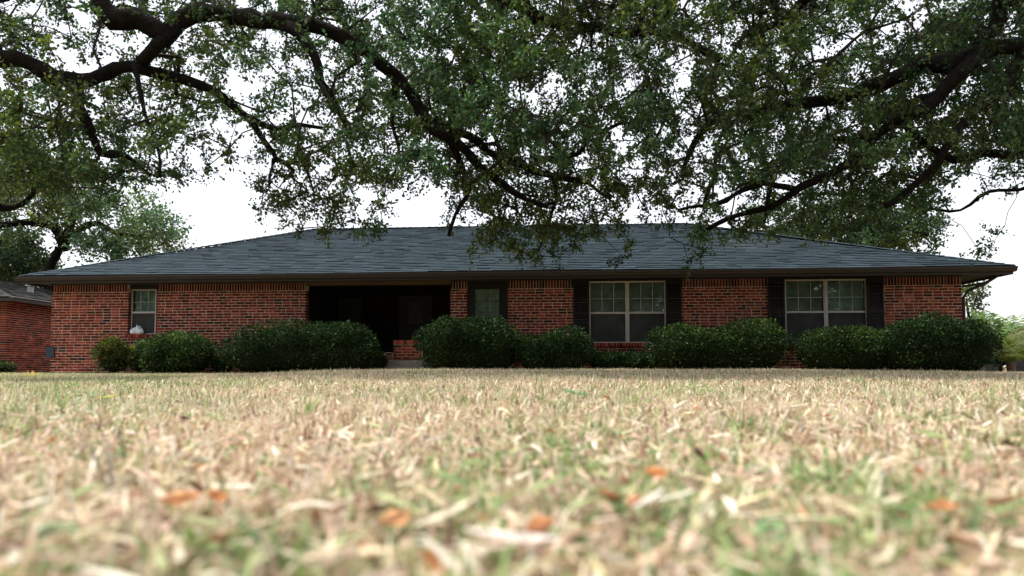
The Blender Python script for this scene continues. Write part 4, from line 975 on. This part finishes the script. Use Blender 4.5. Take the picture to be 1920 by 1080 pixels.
m_ = 1500; yy_ = .30 + 11 * rng.random(m_) ** 2.1; xx_ = rng.uniform(-1, 1, m_) * (.8 * yy_ + .9); lp_ = np.stack([xx_, yy_, hgt(xx_, yy_) + rng.uniform(.012, .046, m_)], 1)
ll_ = rng.uniform(.018, .042, m_); dd_ = rng.normal(size=(m_, 3)) * np.array([1, 1, .35])
link('leaf_litter', leaf_mesh('leaf_litter', lp_, dd_, ll_, ll_ * rng.uniform(.35, .6, m_), pick([(.34, .16, .09), (.22, .11, .06), (.50, .33, .24), (.12, .07, .05), (.46, .20, .09), (.58, .42, .32), (.52, .36, .28)], m_), .6), M['dryleaf'], kind='stuff')

# scattered things one can pick out on the lawn
def dry_leaf(px, Y, ln, wd, col, rz, tilt, z, label, curl=.5, cat='leaf', name='dry_leaf', lobes=0):
    p = at(px, 700, Y); m_ = MB(); n = 10; L_, Rr = [], []
    for i in range(n + 1):
        t = i / n; w = wd * math.sin(math.pi * min(1, t * .93 + .04)) ** .8 * (1 + lobes * .35 * math.cos(t * 3 * 2 * math.pi)) / 2
        x = (t - .5) * ln; zc = curl * ln * ((t - .5) ** 2) * 1.2
        L_.append((x, -w, zc + curl * w * .9)); Rr.append((x, w, zc + curl * w * .9)); 
    mid = [((i / n - .5) * ln, 0, curl * ln * ((i / n - .5) ** 2) * 1.2) for i in range(n + 1)]
    for i in range(n):
        k = random.uniform(.8, 1.15); c = tuple(q * k for q in col)
        m_.poly([L_[i], mid[i], mid[i + 1], L_[i + 1]], c); m_.poly([mid[i], Rr[i], Rr[i + 1], mid[i + 1]], c)
    o = m_.build(name, M['dryleaf'], smooth=True); o.location = (p.x, Y, float(hgt(p.x, Y)) + z); o.rotation_euler = (tilt, random.uniform(-.2, .2), rz)
    sol = o.modifiers.new('thickness', 'SOLIDIFY'); sol.thickness = .0006
    return tag(o, label, cat, {'dry_leaf': 'leaves fallen on the lawn', 'dead_grass': 'bleached grass blades on the lawn'}.get(name))
OR = (.50, .24, .10)
dry_leaf(345, .84, .042, .024, OR, .3, .5, .038, 'curled orange-brown leaf left of the lawn centre, larger of a touching pair')
dry_leaf(408, .86, .030, .020, (.55, .24, .09), 1.2, .7, .038, 'small orange-brown leaf touching the larger one left of centre')
dry_leaf(742, .74, .036, .024, (.52, .28, .14), .8, .5, .036, 'pale orange curled leaf below the middle of the lawn')
dry_leaf(1228, 1.02, .034, .022, (.58, .24, .08), .2, .5, .045, 'bright orange leaf on the grass behind the crossed white blades')
dry_leaf(1140, .87, .040, .026, (.45, .19, .09), 2.0, .6, .038, 'reddish-brown crumpled leaf left of the crossed white blades')
dry_leaf(1190, .84, .024, .020, (.60, .30, .16), .5, .4, .038, 'small peach-coloured leaf just left of the crossed white blades')
dry_leaf(1302, 1.25, .055, .035, (.16, .10, .08), 1.4, .9, .045, 'dark brown curled leaf standing in the grass right of centre')
dry_leaf(800, .62, .035, .018, (.48, .30, .12), 1.5, .8, .03, 'ochre leaf near the bottom edge in the middle of the lawn')
dry_leaf(1215, .83, .075, .008, (.80, .76, .66), .9, .1, .045, 'broad bleached white grass blade, left one of a crossed pair', .1, 'blade', 'dead_grass')
dry_leaf(1255, .86, .070, .008, (.82, .76, .64), .45, .1, .042, 'broad bleached white grass blade, right one of a crossed pair', .1, 'blade', 'dead_grass')
dry_leaf(960, .66, .085, .016, (.78, .72, .64), .15, .2, .04, 'wide bleached leaf lying flat below the lawn centre', .15, 'leaf', 'dead_grass')
dry_leaf(835, .75, .09, .011, (.74, .66, .50), .95, .15, .042, 'long straw-coloured blade slanting up between two orange leaves', .1, 'blade', 'dead_grass')
dry_leaf(1078, 3.3, .14, .05, (.17, .24, .12), .1, .35, .055, 'fallen green leaf lying on the lawn below the low dark shrub', .3)
dry_leaf(1495, 2.6, .11, .012, (.78, .70, .56), -.5, .2, .055, 'pale straw stalk lying on the lawn right of centre', .1, 'stalk', 'dead_stalk')
dry_leaf(205, 3.6, .10, .03, (.35, .36, .08), .3, .3, .05, 'yellowish green fallen leaf on the lawn in front of the left wall', .4)
dry_leaf(110, .72, .05, .03, (.20, .28, .14), .4, .3, .03, 'broad green weed leaf near the lower left corner', .3)
dry_leaf(1440, .72, .05, .03, (.18, .30, .13), 1.0, .3, .03, 'broad green weed leaf near the bottom, right of centre', .3)
# yellow tuft at the left edge of the lawn, one tall stalk
def tuft(px, Y, n, h, col, label, name, cat, r=.05, w=.007):
    p = at(px, 700, Y); root = MB()
    for k in range(n):
        a = random.uniform(0, 6.28); rr = random.uniform(0, r); b = Vector((math.cos(a) * rr, math.sin(a) * rr, -.01)); l = h * random.uniform(.6, 1.1); d = Vector((math.cos(a) * .5, math.sin(a) * .5, 1)); s = Vector((-math.sin(a), math.cos(a), 0)) * w
        kk = random.uniform(.8, 1.2); c = tuple(q * kk for q in col)
        root.poly([b - s, b + s, b + d * l * .6 + s * .8, b + d * l * .6 - s * .8], c); root.poly([b + d * l * .6 - s * .8, b + d * l * .6 + s * .8, b + d * l + Vector((math.cos(a), math.sin(a), 0)) * l * .2], c)
    o = root.build(name, M['grass']); o.location = (p.x, Y, float(hgt(p.x, Y))); return tag(o, label, cat)
tuft(60, 13.0, 22, .14, (.70, .50, .16), 'yellow dry tuft standing on the lawn by the garage wall', 'dry_tuft', 'tuft', .14, .009)
tuft(575, 2.6, 14, .10, (.22, .32, .12), 'dark green tuft rising above the dry lawn left of centre', 'green_tuft', 'tuft', .03, .003)
tuft(225, 1.05, 3, .13, (.32, .28, .24), 'tall blurred grey-brown stalk at the left of the lawn', 'dead_stalk', 'stalk', .008, .004)
